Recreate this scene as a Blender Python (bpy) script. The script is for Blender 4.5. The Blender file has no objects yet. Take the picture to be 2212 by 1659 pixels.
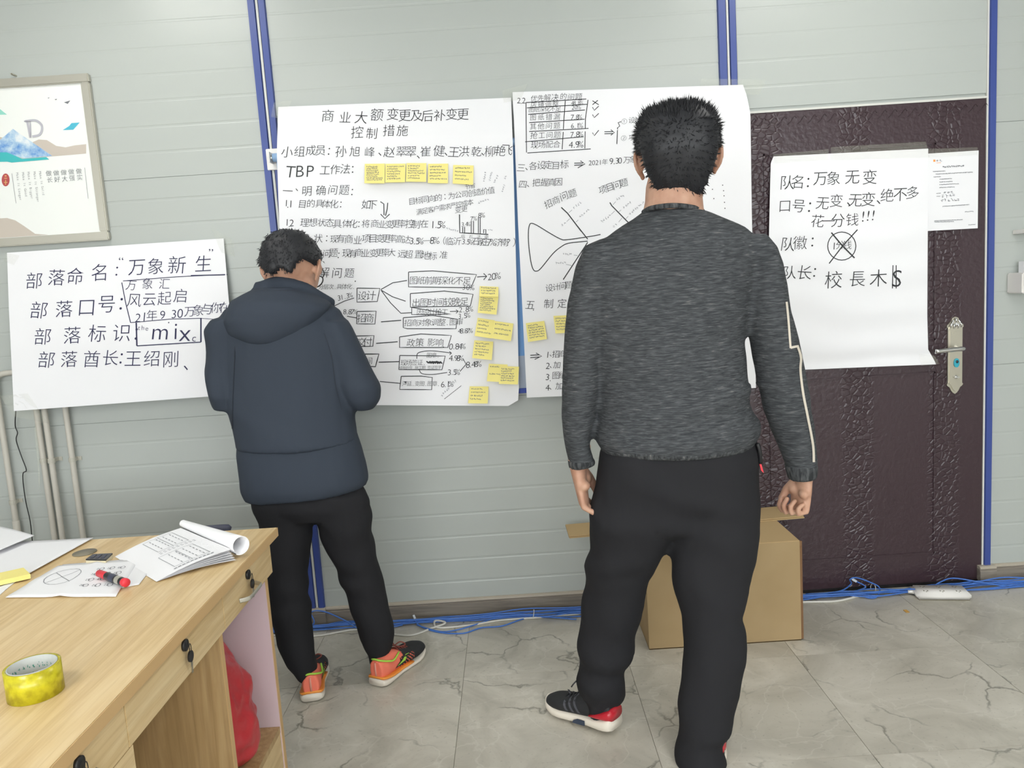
import bpy, bmesh, math, random
from mathutils import Vector as V, Matrix, noise
from mathutils.bvhtree import BVHTree
random.seed(7)
sc = bpy.context.scene
C = sc.collection
PI = math.pi
# ------------------------------------------------------------------ camera
IW, IH, FPX = 2212.0, 1659.0, 1700.0
CAM = V((0, -3.2327, 1.395))
YAW, PIT, ROL = [math.radians(a) for a in (0.148, 7.28, -3.744)]
def _mul(A, B): return [[sum(A[i][k]*B[k][j] for k in range(3)) for j in range(3)] for i in range(3)]
_B = [[1,0,0],[0,0,-1],[0,1,0]]
_Y = [[math.cos(YAW),0,math.sin(YAW)],[0,1,0],[-math.sin(YAW),0,math.cos(YAW)]]
_P = [[1,0,0],[0,math.cos(PIT),-math.sin(PIT)],[0,math.sin(PIT),math.cos(PIT)]]
_Z = [[math.cos(ROL),-math.sin(ROL),0],[math.sin(ROL),math.cos(ROL),0],[0,0,1]]
RM = _mul(_Z, _mul(_P, _mul(_Y, _B)))
camd = bpy.data.cameras.new('camera'); cam = bpy.data.objects.new('camera', camd); C.objects.link(cam)
camd.sensor_fit = 'HORIZONTAL'; camd.sensor_width = 36; camd.lens = 36*FPX/IW; camd.clip_start = .05
rx, dn, fw = V(RM[0]), V(RM[1]), V(RM[2])
cam.matrix_world = Matrix(((rx.x,-dn.x,-fw.x,CAM.x),(rx.y,-dn.y,-fw.y,CAM.y),(rx.z,-dn.z,-fw.z,CAM.z),(0,0,0,1)))
sc.camera = cam
sc.view_settings.view_transform = 'Standard'; sc.view_settings.look = 'None'
sc.view_settings.gamma = 1; sc.view_settings.use_curve_mapping = False
sc.view_settings.exposure = 0.0
w_ = bpy.data.worlds.new('world'); sc.world = w_; w_.use_nodes = True
w_.node_tree.nodes['Background'].inputs[0].default_value = (.8,.85,.9,1)
w_.node_tree.nodes['Background'].inputs[1].default_value = 0.3
LAMP = 22.0          # emission of the ceiling light diffusers, added fill lights included
DAY = 9.0           # emission of the panes in the added windows behind the camera
def ray(x, y):
    a = V(((x-IW/2)/FPX, (y-IH/2)/FPX, 1))
    return V([sum(RM[k][i]*a[k] for k in range(3)) for i in range(3)])
def W(x, y, Y=0.0): r = ray(x, y); return CAM + r*((Y-CAM.y)/r.y)
def Zp(x, y, Z=0.0): r = ray(x, y); return CAM + r*((Z-CAM.z)/r.z)
def Xp(x, y, X): r = ray(x, y); return CAM + r*((X-CAM.x)/r.x)
# ------------------------------------------------------------------ helpers
def lin(h):
    if isinstance(h, str):
        h = h.lstrip('#'); c = [int(h[i:i+2],16)/255 for i in (0,2,4)]
    else: c = [v/255 for v in h]
    return tuple(((v/12.92) if v <= .04045 else ((v+.055)/1.055)**2.4) for v in c) + (1,)
MATS = {}
def mat(name, col, rough=.6, metal=0, spec=.5, emis=0, alpha=None, sub=0):
    m = bpy.data.materials.new(name); m.use_nodes = True
    b = m.node_tree.nodes['Principled BSDF']
    b.inputs['Base Color'].default_value = col; b.inputs['Roughness'].default_value = rough
    b.inputs['Metallic'].default_value = metal; b.inputs['Specular IOR Level'].default_value = spec
    if emis: b.inputs['Emission Color'].default_value = col; b.inputs['Emission Strength'].default_value = emis
    if alpha is not None: b.inputs['Alpha'].default_value = alpha
    if sub: b.inputs['Subsurface Weight'].default_value = sub; b.inputs['Subsurface Scale'].default_value = .01
    MATS[name] = m; return m
def nodes(m): return m.node_tree.nodes, m.node_tree.links, m.node_tree.nodes['Principled BSDF']
def coord(m, scale=(1,1,1), rot=(0,0,0), kind='Object'):
    n, l, b = nodes(m); t = n.new('ShaderNodeTexCoord'); mp = n.new('ShaderNodeMapping')
    mp.inputs['Scale'].default_value = scale; mp.inputs['Rotation'].default_value = rot
    l.new(t.outputs[kind], mp.inputs[0]); return mp.outputs[0]
def tnoise(m, vec, scale=5, detail=4, rough=.5, dist=0):
    n, l, b = nodes(m); x = n.new('ShaderNodeTexNoise'); x.inputs['Scale'].default_value = scale
    x.inputs['Detail'].default_value = detail; x.inputs['Roughness'].default_value = rough; x.inputs['Distortion'].default_value = dist
    if vec is not None: l.new(vec, x.inputs['Vector'])
    return x.outputs['Fac']
def ramp(m, fac, stops):
    n, l, b = nodes(m); r = n.new('ShaderNodeValToRGB'); e = r.color_ramp.elements
    while len(e) < len(stops): e.new(.5)
    for i, (p, c) in enumerate(stops): e[i].position = p; e[i].color = c
    l.new(fac, r.inputs[0]); return r.outputs[0]
def mix(m, fac, a, bb, mode='MIX'):
    n, l, b = nodes(m); x = n.new('ShaderNodeMix'); x.data_type = 'RGBA'; x.blend_type = mode
    for s, v in ((x.inputs[0], fac), (x.inputs[6], a), (x.inputs[7], bb)):
        if hasattr(v, 'links'): l.new(v, s)
        else: s.default_value = v
    return x.outputs[2]
def bump(m, h, strength=.2, dist=.002):
    n, l, b = nodes(m); x = n.new('ShaderNodeBump'); x.inputs['Strength'].default_value = strength
    x.inputs['Distance'].default_value = dist; l.new(h, x.inputs['Height']); l.new(x.outputs[0], b.inputs['Normal'])
def setc(m, c): n, l, b = nodes(m); l.new(c, b.inputs['Base Color'])
def setr(m, c): n, l, b = nodes(m); l.new(c, b.inputs['Roughness'])
def math_(m, op, a, bb=None):
    n, l, b = nodes(m); x = n.new('ShaderNodeMath'); x.operation = op
    for s, v in ((x.inputs[0], a), (x.inputs[1], bb)):
        if v is None: continue
        if hasattr(v, 'links'): l.new(v, s)
        else: s.default_value = v
    return x.outputs[0]
# materials
wallm = mat('painted_steel', lin('#b0b5b1'), .33, 0, .5)
bump(wallm, tnoise(wallm, coord(wallm, (1.2,1,1.8)), 2.2, 1), .12, .01)
setr(wallm, ramp(wallm, tnoise(wallm, coord(wallm), 6, 3), [(0,(.26,)*3+(1,)),(1,(.36,)*3+(1,))]))
bluem = mat('blue_paint', lin('#3a4c90'), .35); bump(bluem, tnoise(bluem, coord(bluem,(1,1,.3)), 14, 3), .25, .004)
whitem = mat('white_sealant', lin('#cfcfc9'), .6)
doorm = mat('maroon_steel', lin('#3b2b31'), .32)
def door_emboss():
    m = doorm; n, l, b = nodes(m)
    t = n.new('ShaderNodeTexCoord'); sx = n.new('ShaderNodeSeparateXYZ'); l.new(t.outputs['Object'], sx.inputs[0])
    v = n.new('ShaderNodeTexVoronoi'); v.feature = 'DISTANCE_TO_EDGE'; v.inputs['Scale'].default_value = 38
    mp = n.new('ShaderNodeMapping'); mp.inputs['Scale'].default_value = (1,0,1.25); l.new(t.outputs['Object'], mp.inputs[0]); l.new(mp.outputs[0], v.inputs['Vector'])
    edge = ramp(m, v.outputs['Distance'], [(0,(0,0,0,1)),(.16,(1,1,1,1))])
    band = math_(m, 'PINGPONG', math_(m, 'ADD', sx.outputs['X'], .02), .18)
    msk = ramp(m, band, [(.045,(1,1,1,1)),(.075,(0,0,0,1))])
    fine = tnoise(m, t.outputs['Object'], 60, 2)
    h = mix(m, msk, fine, edge)
    bump(m, h, .55, .0035)
door_emboss()
papr = mat('flipchart_paper', lin('#ebebee'), .75, spec=.2)
bump(papr, tnoise(papr, coord(papr,(1,1,1)), 5, 3, .45, .6), .35, .006)
inkb = mat('blue_black_ink', lin('#23234a'), .6); ink = mat('black_ink', lin('#26282c'), .6)
inkf = mat('faint_pencil', lin('#8b8d94'), .8); inkg = mat('grey_print', lin('#74767c'), .8)
notem = mat('yellow_note_paper', lin('#efe28d'), .7, spec=.2)
floorm = mat('grey_marble_tile', lin('#a9a49a'), .3)
def marble():
    m = floorm; n, l, b = nodes(m)
    t = n.new('ShaderNodeTexCoord'); oi = n.new('ShaderNodeObjectInfo'); ad = n.new('ShaderNodeVectorMath'); ad.operation = 'ADD'
    sc_ = n.new('ShaderNodeVectorMath'); sc_.operation = 'SCALE'; l.new(oi.outputs['Random'], sc_.inputs[0]); sc_.inputs['Scale'].default_value = 37
    l.new(t.outputs['Object'], ad.inputs[0]); l.new(sc_.outputs[0], ad.inputs[1]); o = ad.outputs[0]
    base = ramp(m, tnoise(m, o, 3.2, 6, .6, 1.2), [(.3,lin('#a5a094')),(.55,lin('#bfbaae')),(.75,lin('#cfcabf'))])
    def vein(scale, w, dist, det=5):
        d = n.new('ShaderNodeTexNoise'); d.inputs['Scale'].default_value = 2.2; d.inputs['Detail'].default_value = det; l.new(o, d.inputs['Vector'])
        mm = n.new('ShaderNodeVectorMath'); mm.operation = 'MULTIPLY_ADD'; l.new(d.outputs['Color'], mm.inputs[0]); mm.inputs[1].default_value = (dist,)*3; l.new(o, mm.inputs[2])
        v = n.new('ShaderNodeTexVoronoi'); v.feature = 'DISTANCE_TO_EDGE'; v.inputs['Scale'].default_value = scale; l.new(mm.outputs[0], v.inputs['Vector'])
        return ramp(m, v.outputs['Distance'], [(0,(1,1,1,1)),(w,(0,0,0,1))])
    dk = vein(3.4, .022, .6, 8); gate = ramp(m, tnoise(m, o, 4.5, 4), [(.46,(0,0,0,1)),(.60,(1,1,1,1))])
    dk = math_(m, 'MULTIPLY', dk, gate)
    c1 = mix(m, math_(m, 'MULTIPLY', vein(4.3, .02, .7), .22), base, lin('#e2dfd6'))
    c2 = mix(m, math_(m, 'MULTIPLY', dk, .75), c1, lin('#5d5a50'))
    sp = ramp(m, tnoise(m, o, 90, 3), [(.62,(0,0,0,1)),(.72,(1,1,1,1))])
    c3 = mix(m, math_(m, 'MULTIPLY', sp, .3), c2, lin('#77736a'))
    setc(m, c3); setr(m, ramp(m, tnoise(m, o, 12, 3), [(0,(.24,)*3+(1,)),(1,(.42,)*3+(1,))]))
marble()
groutm = mat('tile_grout', lin('#a39e92'), .9)
def woodmat(name, cols, axis='y', rough=.45):
    m = mat(name, lin(cols[1]), rough)
    s = {'y': (9,.9,9), 'z': (9,9,.9), 'x': (.9,9,9)}[axis]
    vec = coord(m, s)
    g = tnoise(m, vec, 1.6, 5, .6, 1.5)
    s2 = {'y': (90,3,90), 'z': (90,90,3), 'x': (3,90,90)}[axis]
    f = tnoise(m, coord(m, s2), 1, 4, .6)
    c = ramp(m, g, [(.3,lin(cols[0])),(.5,lin(cols[1])),(.7,lin(cols[2]))])
    c = mix(m, math_(m, 'MULTIPLY', ramp(m, f, [(.45,(0,0,0,1)),(.7,(1,1,1,1))]), .45), c, lin(cols[3]))
    setc(m, c); bump(m, f, .12, .001); return m
oak = woodmat('light_oak_laminate', ['#c9ab78','#d8bd8e','#e2cba0','#b28f5c'], 'y')
oakd = woodmat('oak_laminate_vertical', ['#a98a5c','#b8986a','#c6a87b','#8a6b42'], 'z')
edgeb = mat('oak_edge_band', lin('#cba877'), .5)
basem = woodmat('grey_wood_skirting', ['#6d665e','#857d73','#9a9287','#57524b'], 'x', .35)
basel = mat('skirting_lip', lin('#aea596'), .35)
lilac = mat('white_laminate', lin('#cdb9be'), .5)
card = mat('cardboard', lin('#b8945f'), .8, spec=.2); bump(card, tnoise(card, coord(card,(1,1,1)), 30, 3), .1, .001)
setc(card, ramp(card, tnoise(card, coord(card), 4, 3), [(.3,lin('#9c8561')),(.7,lin('#ab9470'))]))
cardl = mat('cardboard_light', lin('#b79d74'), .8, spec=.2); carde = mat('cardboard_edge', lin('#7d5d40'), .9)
pvc = mat('white_conduit', lin('#c2beb4'), .5); clipm = mat('pipe_clip_plastic', lin('#b9b6aa'), .5)
steel = mat('brushed_steel', lin('#c9c4b6'), .28, 1); chrome = mat('chrome', lin('#dadada'), .12, 1)
alum = mat('aluminium_frame', lin('#c2bfb4'), .35, .6)
blackp = mat('black_plastic', lin('#1b1b1e'), .35); greyp = mat('grey_plastic', lin('#7d7767'), .5)
slatep = mat('slate_plastic', lin('#3c3f52'), .5)
cabm = mat('blue_cable', lin('#4573c2'), .4); cabw = mat('white_cable', lin('#cfcdc6'), .45); plug = mat('clear_plug', lin('#d0d6e0'), .2)
whitep = mat('white_plastic', lin('#e9e6e2'), .35); tealp = mat('teal_plastic', lin('#2ea3b8'), .4)
blindm = mat('pale_blue_blind', lin('#6f9fd6'), .6); blindd = mat('dark_blue_blind', lin('#31479b'), .6); blindg = mat('grey_blue_blind', lin('#a9b3c4'), .6)
tubem = mat('pale_blue_tube', lin('#9fc0e6'), .4)
redm = mat('red_bag_plastic', lin('#b8333a'), .32); bump(redm, tnoise(redm, coord(redm), 14, 4), .5, .01)
tapem = mat('clear_tape', lin('#e8ead8'), .12, alpha=.12)
bump(tapem, tnoise(tapem, coord(tapem), 60, 3, .6, 2), .8, .004)
yellowm = mat('yellow_tape', lin('#c4bb1e'), .25, alpha=.95); setc(yellowm, ramp(yellowm, tnoise(yellowm, coord(yellowm), 70, 3), [(.35,lin('#aba018')),(.6,lin('#c9bf22'))])); corem = mat('tape_core', lin('#b9bcb8'), .7); greenp = mat('green_print', lin('#4f9a88'), .7)
redp = mat('red_plastic', lin('#d8323f'), .4)
skin = mat('skin', lin('#b98f78'), .55, sub=.08); hairm = mat('black_hair', lin('#1c1d22'), .55)
setc(skin, ramp(skin, tnoise(skin, coord(skin), 25, 3), [(.3,lin('#ab7f69')),(.7,lin('#c09881'))]))
jack = mat('black_jacket_fabric', lin('#353c47'), .8, spec=.25); bump(jack, tnoise(jack, coord(jack), 500, 2), .2, .001)
trous = mat('black_trouser_fabric', lin('#252528'), .85, spec=.2); bump(trous, tnoise(trous, coord(trous), 500, 2), .2, .001)
swt = mat('grey_melange_knit', lin('#45484a'), .9, spec=.15)
def melange(m):
    a = tnoise(m, coord(m, (34,34,290)), 1, 3, .6, .6); b = tnoise(m, coord(m, (6,6,14)), 1, 3)
    c = ramp(m, a, [(.35,lin('#36383b')),(.5,lin('#47494c')),(.62,lin('#55575a')),(.78,lin('#7d7b79'))])
    setc(m, mix(m, math_(m, 'MULTIPLY', b, .35), c, lin('#34383a'))); bump(m, a, .35, .0015)
melange(swt)
stripem = mat('cream_stripe', lin('#cfc6b8'), .7)
cor = mat('coral_mesh', lin('#ee7a62'), .6); lime = mat('lime_trim', lin('#a5d24c'), .6); orng = mat('orange_midsole', lin('#f0973f'), .5)
soleW = mat('white_rubber', lin('#ddd5c8'), .5); shoeB = mat('black_mesh', lin('#202124'), .7); brick = mat('brown_lace', lin('#7c3a30'), .7)
redgl = mat('red_gloss_rubber', lin('#b62733'), .2); navy = mat('navy_shank', lin('#323d50'), .5); greyst = mat('grey_stripe', lin('#4a4b52'), .6)
eyew = mat('eye_white', lin('#e6e2dc'), .3)
# ------------------------------------------------------------------ object helpers
def obj(name, verts, faces, m, parent=None, smooth=False, **kw):
    me = bpy.data.meshes.new(name); me.from_pydata([tuple(v) for v in verts], [], faces); me.update()
    bm = bmesh.new(); bm.from_mesh(me); bmesh.ops.recalc_face_normals(bm, faces=bm.faces); bm.to_mesh(me); bm.free()
    return objm(name, me, m, parent, smooth, **kw)
def objm(name, me, m, parent=None, smooth=False, **kw):
    ms = m if isinstance(m, (list, tuple)) else [m]
    for q in ms: me.materials.append(q)
    if smooth:
        for p in me.polygons: p.use_smooth = True
    o = bpy.data.objects.new(name, me); C.objects.link(o)
    if parent is not None:
        o.parent = parent; o.matrix_parent_inverse = parent.matrix_world.inverted() if False else Matrix.Translation(-parent.location)
    for k, v in kw.items(): o[k] = v
    return o
def thing(name, label, cat, loc=(0,0,0), group=None):
    o = bpy.data.objects.new(name, None); C.objects.link(o); o.location = loc; o.empty_display_size = .05
    o['label'] = label; o['category'] = cat
    if group: o['group'] = group
    return o
def tag(o, label, cat, group=None):
    o['label'] = label; o['category'] = cat
    if group: o['group'] = group
    return o
class G:
    """collects geometry; build() links ONE mesh"""
    def __init__(s): s.v = []; s.f = []; s.mi = []
    def add(s, v, f, mi=0):
        k = len(s.v); s.v += [V(p) for p in v]; s.f += [[i+k for i in q] for q in f]; s.mi += [mi]*len(f); return s
    def box(s, a, b, mi=0, bev=0):
        x0,x1 = sorted((a[0],b[0])); y0,y1 = sorted((a[1],b[1])); z0,z1 = sorted((a[2],b[2]))
        if bev:
            bm = bmesh.new(); bmesh.ops.create_cube(bm, size=1)
            for q in bm.verts: q.co = V(((x0+x1)/2+q.co.x*(x1-x0),(y0+y1)/2+q.co.y*(y1-y0),(z0+z1)/2+q.co.z*(z1-z0)))
            bmesh.ops.bevel(bm, geom=bm.edges[:], offset=bev, segments=2, affect='EDGES')
            bm.verts.index_update(); s.add([q.co.copy() for q in bm.verts], [[q.index for q in f.verts] for f in bm.faces], mi); bm.free(); return s
        v = [(x0,y0,z0),(x1,y0,z0),(x1,y1,z0),(x0,y1,z0),(x0,y0,z1),(x1,y0,z1),(x1,y1,z1),(x0,y1,z1)]
        return s.add(v, [[0,3,2,1],[4,5,6,7],[0,1,5,4],[1,2,6,5],[2,3,7,6],[3,0,4,7]], mi)
    def prism(s, poly, d, mi=0):
        n = len(poly); d = V(d); a = [V(p) for p in poly]
        return s.add(a+[p+d for p in a], [list(range(n)), [n+n-1-i for i in range(n)]]+[[i,(i+1)%n,n+(i+1)%n,n+i] for i in range(n)], mi)
    def tube(s, pts, r, n=8, mi=0, cap=True):
        pts = [V(p) for p in pts]; rr = r if isinstance(r, (list,tuple)) else [r]*len(pts)
        up = None; vs = []; N = len(pts)
        for i, p in enumerate(pts):
            t = (pts[min(i+1,N-1)]-pts[max(i-1,0)]).normalized()
            if up is None: up = t.orthogonal().normalized()
            up = (up - t*up.dot(t)).normalized(); sd = t.cross(up)
            vs += [p + (up*math.cos(2*PI*k/n)+sd*math.sin(2*PI*k/n))*rr[i] for k in range(n)]
        f = [[i*n+k, i*n+(k+1)%n, (i+1)*n+(k+1)%n, (i+1)*n+k] for i in range(N-1) for k in range(n)]
        if cap: f += [list(range(n))[::-1], [(N-1)*n+k for k in range(n)]]
        return s.add(vs, f, mi)
    def loft(s, sts, n=20, mi=0, e=1.0):
        vs = []
        for c, u, v in sts:
            for k in range(n):
                a = 2*PI*k/n; ca, sa = math.cos(a), math.sin(a)
                ca = math.copysign(abs(ca)**e, ca); sa = math.copysign(abs(sa)**e, sa)
                vs.append(V(c)+V(u)*ca+V(v)*sa)
        N = len(sts)
        f = [[i*n+k, i*n+(k+1)%n, (i+1)*n+(k+1)%n, (i+1)*n+k] for i in range(N-1) for k in range(n)]
        f += [list(range(n))[::-1], [(N-1)*n+k for k in range(n)]]
        return s.add(vs, f, mi)
    def ball(s, c, r, ax=None, n=16, mi=0):
        r = (r,)*3 if not isinstance(r, (tuple,list)) else r
        ax = ax or (V((1,0,0)),V((0,1,0)),V((0,0,1))); c = V(c); vs = []; m = n//2
        for i in range(m+1):
            th = PI*i/m
            for k in range(n):
                a = 2*PI*k/n; d = (math.sin(th)*math.cos(a)*r[0], math.sin(th)*math.sin(a)*r[1], math.cos(th)*r[2])
                vs.append(c+ax[0]*d[0]+ax[1]*d[1]+ax[2]*d[2])
        f = []
        for i in range(m):
            for k in range(n):
                q = [i*n+k, i*n+(k+1)%n, (i+1)*n+(k+1)%n, (i+1)*n+k]
                if i == 0: q = [i*n, (i+1)*n+(k+1)%n, (i+1)*n+k]
                if i == m-1: q = [i*n+k, i*n+(k+1)%n, (i+1)*n]
                f.append(q)
        return s.add(vs, f, mi)
    def cyl(s, a, b, r, n=20, mi=0): return s.tube([a,b], r, n, mi)
    def build(s, name, m, parent=None, smooth=False, **kw):
        me = bpy.data.meshes.new(name); me.from_pydata([tuple(v) for v in s.v], [], s.f); me.update()
        bm = bmesh.new(); bm.from_mesh(me); bmesh.ops.recalc_face_normals(bm, faces=bm.faces); bm.to_mesh(me); bm.free()
        for i, k in enumerate(s.mi): me.polygons[i].material_index = k
        return objm(name, me, m, parent, smooth, **kw)
    def remesh(s, voxel, smooth=4, fac=.5):
        me = bpy.data.meshes.new('tmp'); me.from_pydata([tuple(v) for v in s.v], [], s.f); me.update()
        bm = bmesh.new(); bm.from_mesh(me); bmesh.ops.recalc_face_normals(bm, faces=bm.faces); bm.to_mesh(me); bm.free()
        o = bpy.data.objects.new('tmp', me); C.objects.link(o)
        r = o.modifiers.new('r','REMESH'); r.mode = 'VOXEL'; r.voxel_size = voxel; r.adaptivity = 0
        if smooth: q = o.modifiers.new('s','SMOOTH'); q.iterations = smooth; q.factor = fac
        dg = bpy.context.evaluated_depsgraph_get(); dg.update()
        res = bpy.data.meshes.new_from_object(o.evaluated_get(dg)); res.materials.clear()
        bpy.data.objects.remove(o); return res
def smooth_path(pts, sub=6):
    pts = [V(p) for p in pts]; out = []
    for i in range(len(pts)-1):
        p0 = pts[max(i-1,0)]; p1 = pts[i]; p2 = pts[i+1]; p3 = pts[min(i+2,len(pts)-1)]
        for k in range(sub):
            t = k/sub; out.append(.5*((2*p1)+(p2-p0)*t+(2*p0-5*p1+4*p2-p3)*t*t+(3*p1-p0-3*p2+p3)*t**3))
    return out+[pts[-1]]
# ------------------------------------------------------------------ setting: room shell
XL, XR, YB, ZC = -3.25, 3.35, -7.0, 2.86
floor = G().box((XL-.1,YB-.1,-.06),(XR+.1,.1,-.004)).build('floor', groutm, None, kind='structure')
tile_me = None
ix = 0
for i in range(11):
    for j in range(12):
        x0 = XL+i*.6; y1 = .05-j*.6
        if tile_me is None:
            g = G().box((0.0006,-.5994,-.004),(.5994,-.0006,0), bev=.0005)
            t = g.build('tile', floorm, floor); tile_me = t.data
        else:
            t = bpy.data.objects.new('tile', tile_me); C.objects.link(t); t.parent = floor
        t.location = (x0, y1, 0)
G().box((XL-.1,YB-.1,ZC),(XR+.1,.1,ZC+.08)).build('ceiling', mat('ceiling_board', lin('#c9ccca'), .8), None, kind='structure')
dull = mat('dull_panel', lin('#c4c5c1'), .6)
G().box((XL-.1,YB,0),(XL,0,ZC)).build('wall_left', dull, None, kind='structure')
G().box((XR,YB,0),(XR+.1,0,ZC)).build('wall_right', dull, None, kind='structure')
G().box((XL-.1,YB-.1,0),(XR+.1,YB,ZC)).build('wall_front', dull, None, kind='structure')
back = G().box((XL-.1,.006,0),(XR+.1,.1,ZC)).build('wall_back', wallm, None, kind='structure')
# sandwich panels with shallow ribs; each panel a part
def wall_panel(x0, x1, z0, z1, zbase):
    prof = [(z0+.001, 0)]
    k = 1
    while True:
        z = zbase + .0985*k
        if k > 9 or z > z1-.02: break
        if z > z0+.02: prof += [(z-.006,0),(z-.003,.0010),(z+.003,.0010),(z+.006,0)]
        k += 1
    prof += [(z1-.001, 0)]
    v = []; f = []
    for x in (x0+.0005, x1-.0005):
        v += [(x, y, z) for z, y in prof]
    n = len(prof)
    f = [[i, n+i, n+i+1, i+1] for i in range(n-1)]
    v += [(x0+.0005,.006,z0+.001),(x0+.0005,.006,z1-.001),(x1-.0005,.006,z0+.001),(x1-.0005,.006,z1-.001)]
    f += [[2*n, 0, n, 2*n+2][::-1], [n-1, 2*n+1, 2*n+3, 2*n-1][::-1]]
    obj('panel', v, f, wallm, back)
secs = [(XL,-.94),(-.872,.89),(.96,1.948),(1.98,XR)]
S0, S1 = .932, 1.905
for i, (a, b) in enumerate(secs):
    if i == 2:
        wall_panel(a, b, 2.02, ZC, S1); continue
    wall_panel(a, b, 0, S0, S0-.98); wall_panel(a, b, S0, S1, S0); wall_panel(a, b, S1, ZC, S1)
# blue steel posts
def post(n, xs, bars, seals):
    t = bpy.data.objects.new('trim_%d' % n, None); C.objects.link(t); t['kind'] = 'structure'
    for a, b in bars:
        g = G(); z0, z1 = .07, ZC
        g.add([(a,.004,z0),(a+.004,-.012,z0),(b-.004,-.012,z0),(b,.004,z0),(a,.004,z1),(a+.004,-.012,z1),(b-.004,-.012,z1),(b,.004,z1)],
              [[0,1,5,4],[1,2,6,5],[2,3,7,6],[0,3,2,1],[4,5,6,7]]).build('steel_flange', bluem, t)
    for a, b in seals: G().box((a,-.006,.07),(b,.004,ZC)).build('sealant_joint', whitem, t)
post(1, 0, [(-.941,-.908),(-.899,-.868)], [(-.908,-.899)])
post(2, 0, [(.885,.921),(.929,.96)], [(.921,.929)])
post(3, 0, [(1.951,1.982)], [(1.944,1.951)])
# skirting
def skirting(n, a, b, proud=0.0):
    t = bpy.data.objects.new('baseboard_%d' % n, None); C.objects.link(t); t['kind'] = 'structure'
    y = -proud
    g = G(); pr = [(0,.006),(0,y-.014),(.054,y-.014),(.057,y-.010),(.061,y-.010)]
    g.prism([(a,p[1],p[0]) for p in pr]+[(a,.006,.061)], (b-a,0,0)).build('skirting_board', basem, t)
    g = G(); g.prism([(a,.006,.0605),(a,y-.010,.0605),(a,y-.013,.064),(a,y-.012,.070),(a,y-.006,.074),(a,.006,.074)], (b-a,0,0)).build('skirting_lip', basel, t)
skirting(1, XL, -.96); skirting(2, -.96, -.865, .014); skirting(3, -.865, .96)
skirting(4, 1.925, 1.995, .016); skirting(5, 1.995, XR)
# front pair of ceiling lights; the rear two pairs are added fill, unseen
for x, y in ((-1.35,-.85),(1.3,-.85),(-1.35,-3.3),(1.3,-3.3),(-1.3,-5.6),(1.3,-5.6)):
    t = bpy.data.objects.new('ceiling_and_fill_light', None); C.objects.link(t); t.location = (x,y,ZC); t['kind'] = 'structure'
    G().box((x-.31,y-.31,ZC-.012),(x+.31,y+.31,ZC)).build('light_frame', whitep, t)
    k = .42 if y > -1 else 1.0
    G().box((x-.29,y-.29,ZC-.016),(x+.29,y+.29,ZC-.012)).build('light_diffuser', mat('lamp_diffuser', (1,.985,.95,1), .5, emis=LAMP*k), t)
# unseen windows inferred from level light, added to brighten upright faces
for i, x in enumerate((-2.2, .05, 2.3)):
    t = bpy.data.objects.new('fill_window_%d' % (i+1), None); C.objects.link(t); t['kind'] = 'structure'
    G().box((x-.92,YB,.82),(x+.92,YB+.03,2.42)).build('fill_window_frame', whitep, t)
    for sx in (-1, 1): G().box((x+sx*.45-.42,YB+.03,.87),(x+sx*.45+.42,YB+.036,2.37)).build('fill_window_pane', mat('fill_light_pane', (.93,.97,1,1), .5, emis=DAY), t)
# ------------------------------------------------------------------ door
door = bpy.data.objects.new('door_1', None); C.objects.link(door); door['kind'] = 'structure'; door.location = (1.4,0,0)
dx0, dx1, dz = .962, 1.942, 2.0
g = G().box((dx0,-.004,.01),(dx1,.02,dz)); g.build('door_leaf', doorm, door)
g = G(); g.box((dx0,-.007,dz),(dx1+.004,.006,dz+.008)); g.build('door_casing', whitem, door)
g = G().box((dx0,-.012,.0),(dx1,.03,.012)); g.build('threshold', blackp, door)
def frame_bars(x0, x1, z0, z1, w=.006, d=.004):
    g = G()
    g.box((x0,-.004-d,z0),(x1,-.003,z0+w)); g.box((x0,-.004-d,z1-w),(x1,-.003,z1)); g.box((x0,-.004-d,z0),(x0+w,-.003,z1)); g.box((x1-w,-.004-d,z0),(x1,-.003,z1))
    g.build('raised_moulding', doorm, door)
frame_bars(dx0+.09, dx1-.2, 1.05, 1.84); frame_bars(dx0+.09, dx1-.2, .14, .92)
sw = None
for i in range(24):
    x = dx0+.03+i*.04
    pts = smooth_path([(0,-.005,-.016),(.012,-.006,-.006),(.022,-.006,.008),(.030,-.005,.014),(.036,-.005,.006)],3)
    if sw is None:
        o = G().tube(pts, .0016, 5).build('scroll_ornament', doorm, door, True); sw = o.data; o.location = V((x,0,1.965))-V(door.location)*0; o.matrix_parent_inverse = Matrix.Translation(-door.location)
    else:
        o = bpy.data.objects.new('scroll_ornament', sw); C.objects.link(o); o.parent = door; o.matrix_parent_inverse = Matrix.Translation(-door.location); o.location = (x,0,1.965)
# lock plate and lever
xc = 1.821
prof = [(0,1.142),(.012,1.137),(.017,1.125),(.027,1.114),(.033,1.108),(.034,1.100),(.030,1.096),(.030,.868),(.034,.862),(.030,.856),(.022,.850),(.016,.838),(.009,.828),(0,.822)]
poly = [(xc+a,-.004,z) for a,z in prof]+[(xc-a,-.004,z) for a,z in prof[::-1][1:-1]]
pl = G().prism(poly, (0,-.008,0))
inner = [(xc+a*.78,-.012,.982+(z-.982)*.93) for a,z in prof]+[(xc-a*.78,-.012,.982+(z-.982)*.93) for a,z in prof[::-1][1:-1]]
pl.prism(inner, (0,-.004,0)); pl.build('lock_plate', steel, door)
g = G()
for a, z, r in ((-.014,1.118,.006),(.014,1.118,.006),(0,1.127,.006),(-.02,1.108,.005),(.02,1.108,.005),(0,1.11,.005),(-.008,1.104,.005),(.008,1.104,.005)):
    g.tube(smooth_path([(xc+a,-.016,z-.009),(xc+a*1.1,-.020,z),(xc+a*.7,-.017,z+.01)],4), [.0035]*9, 8)
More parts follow.
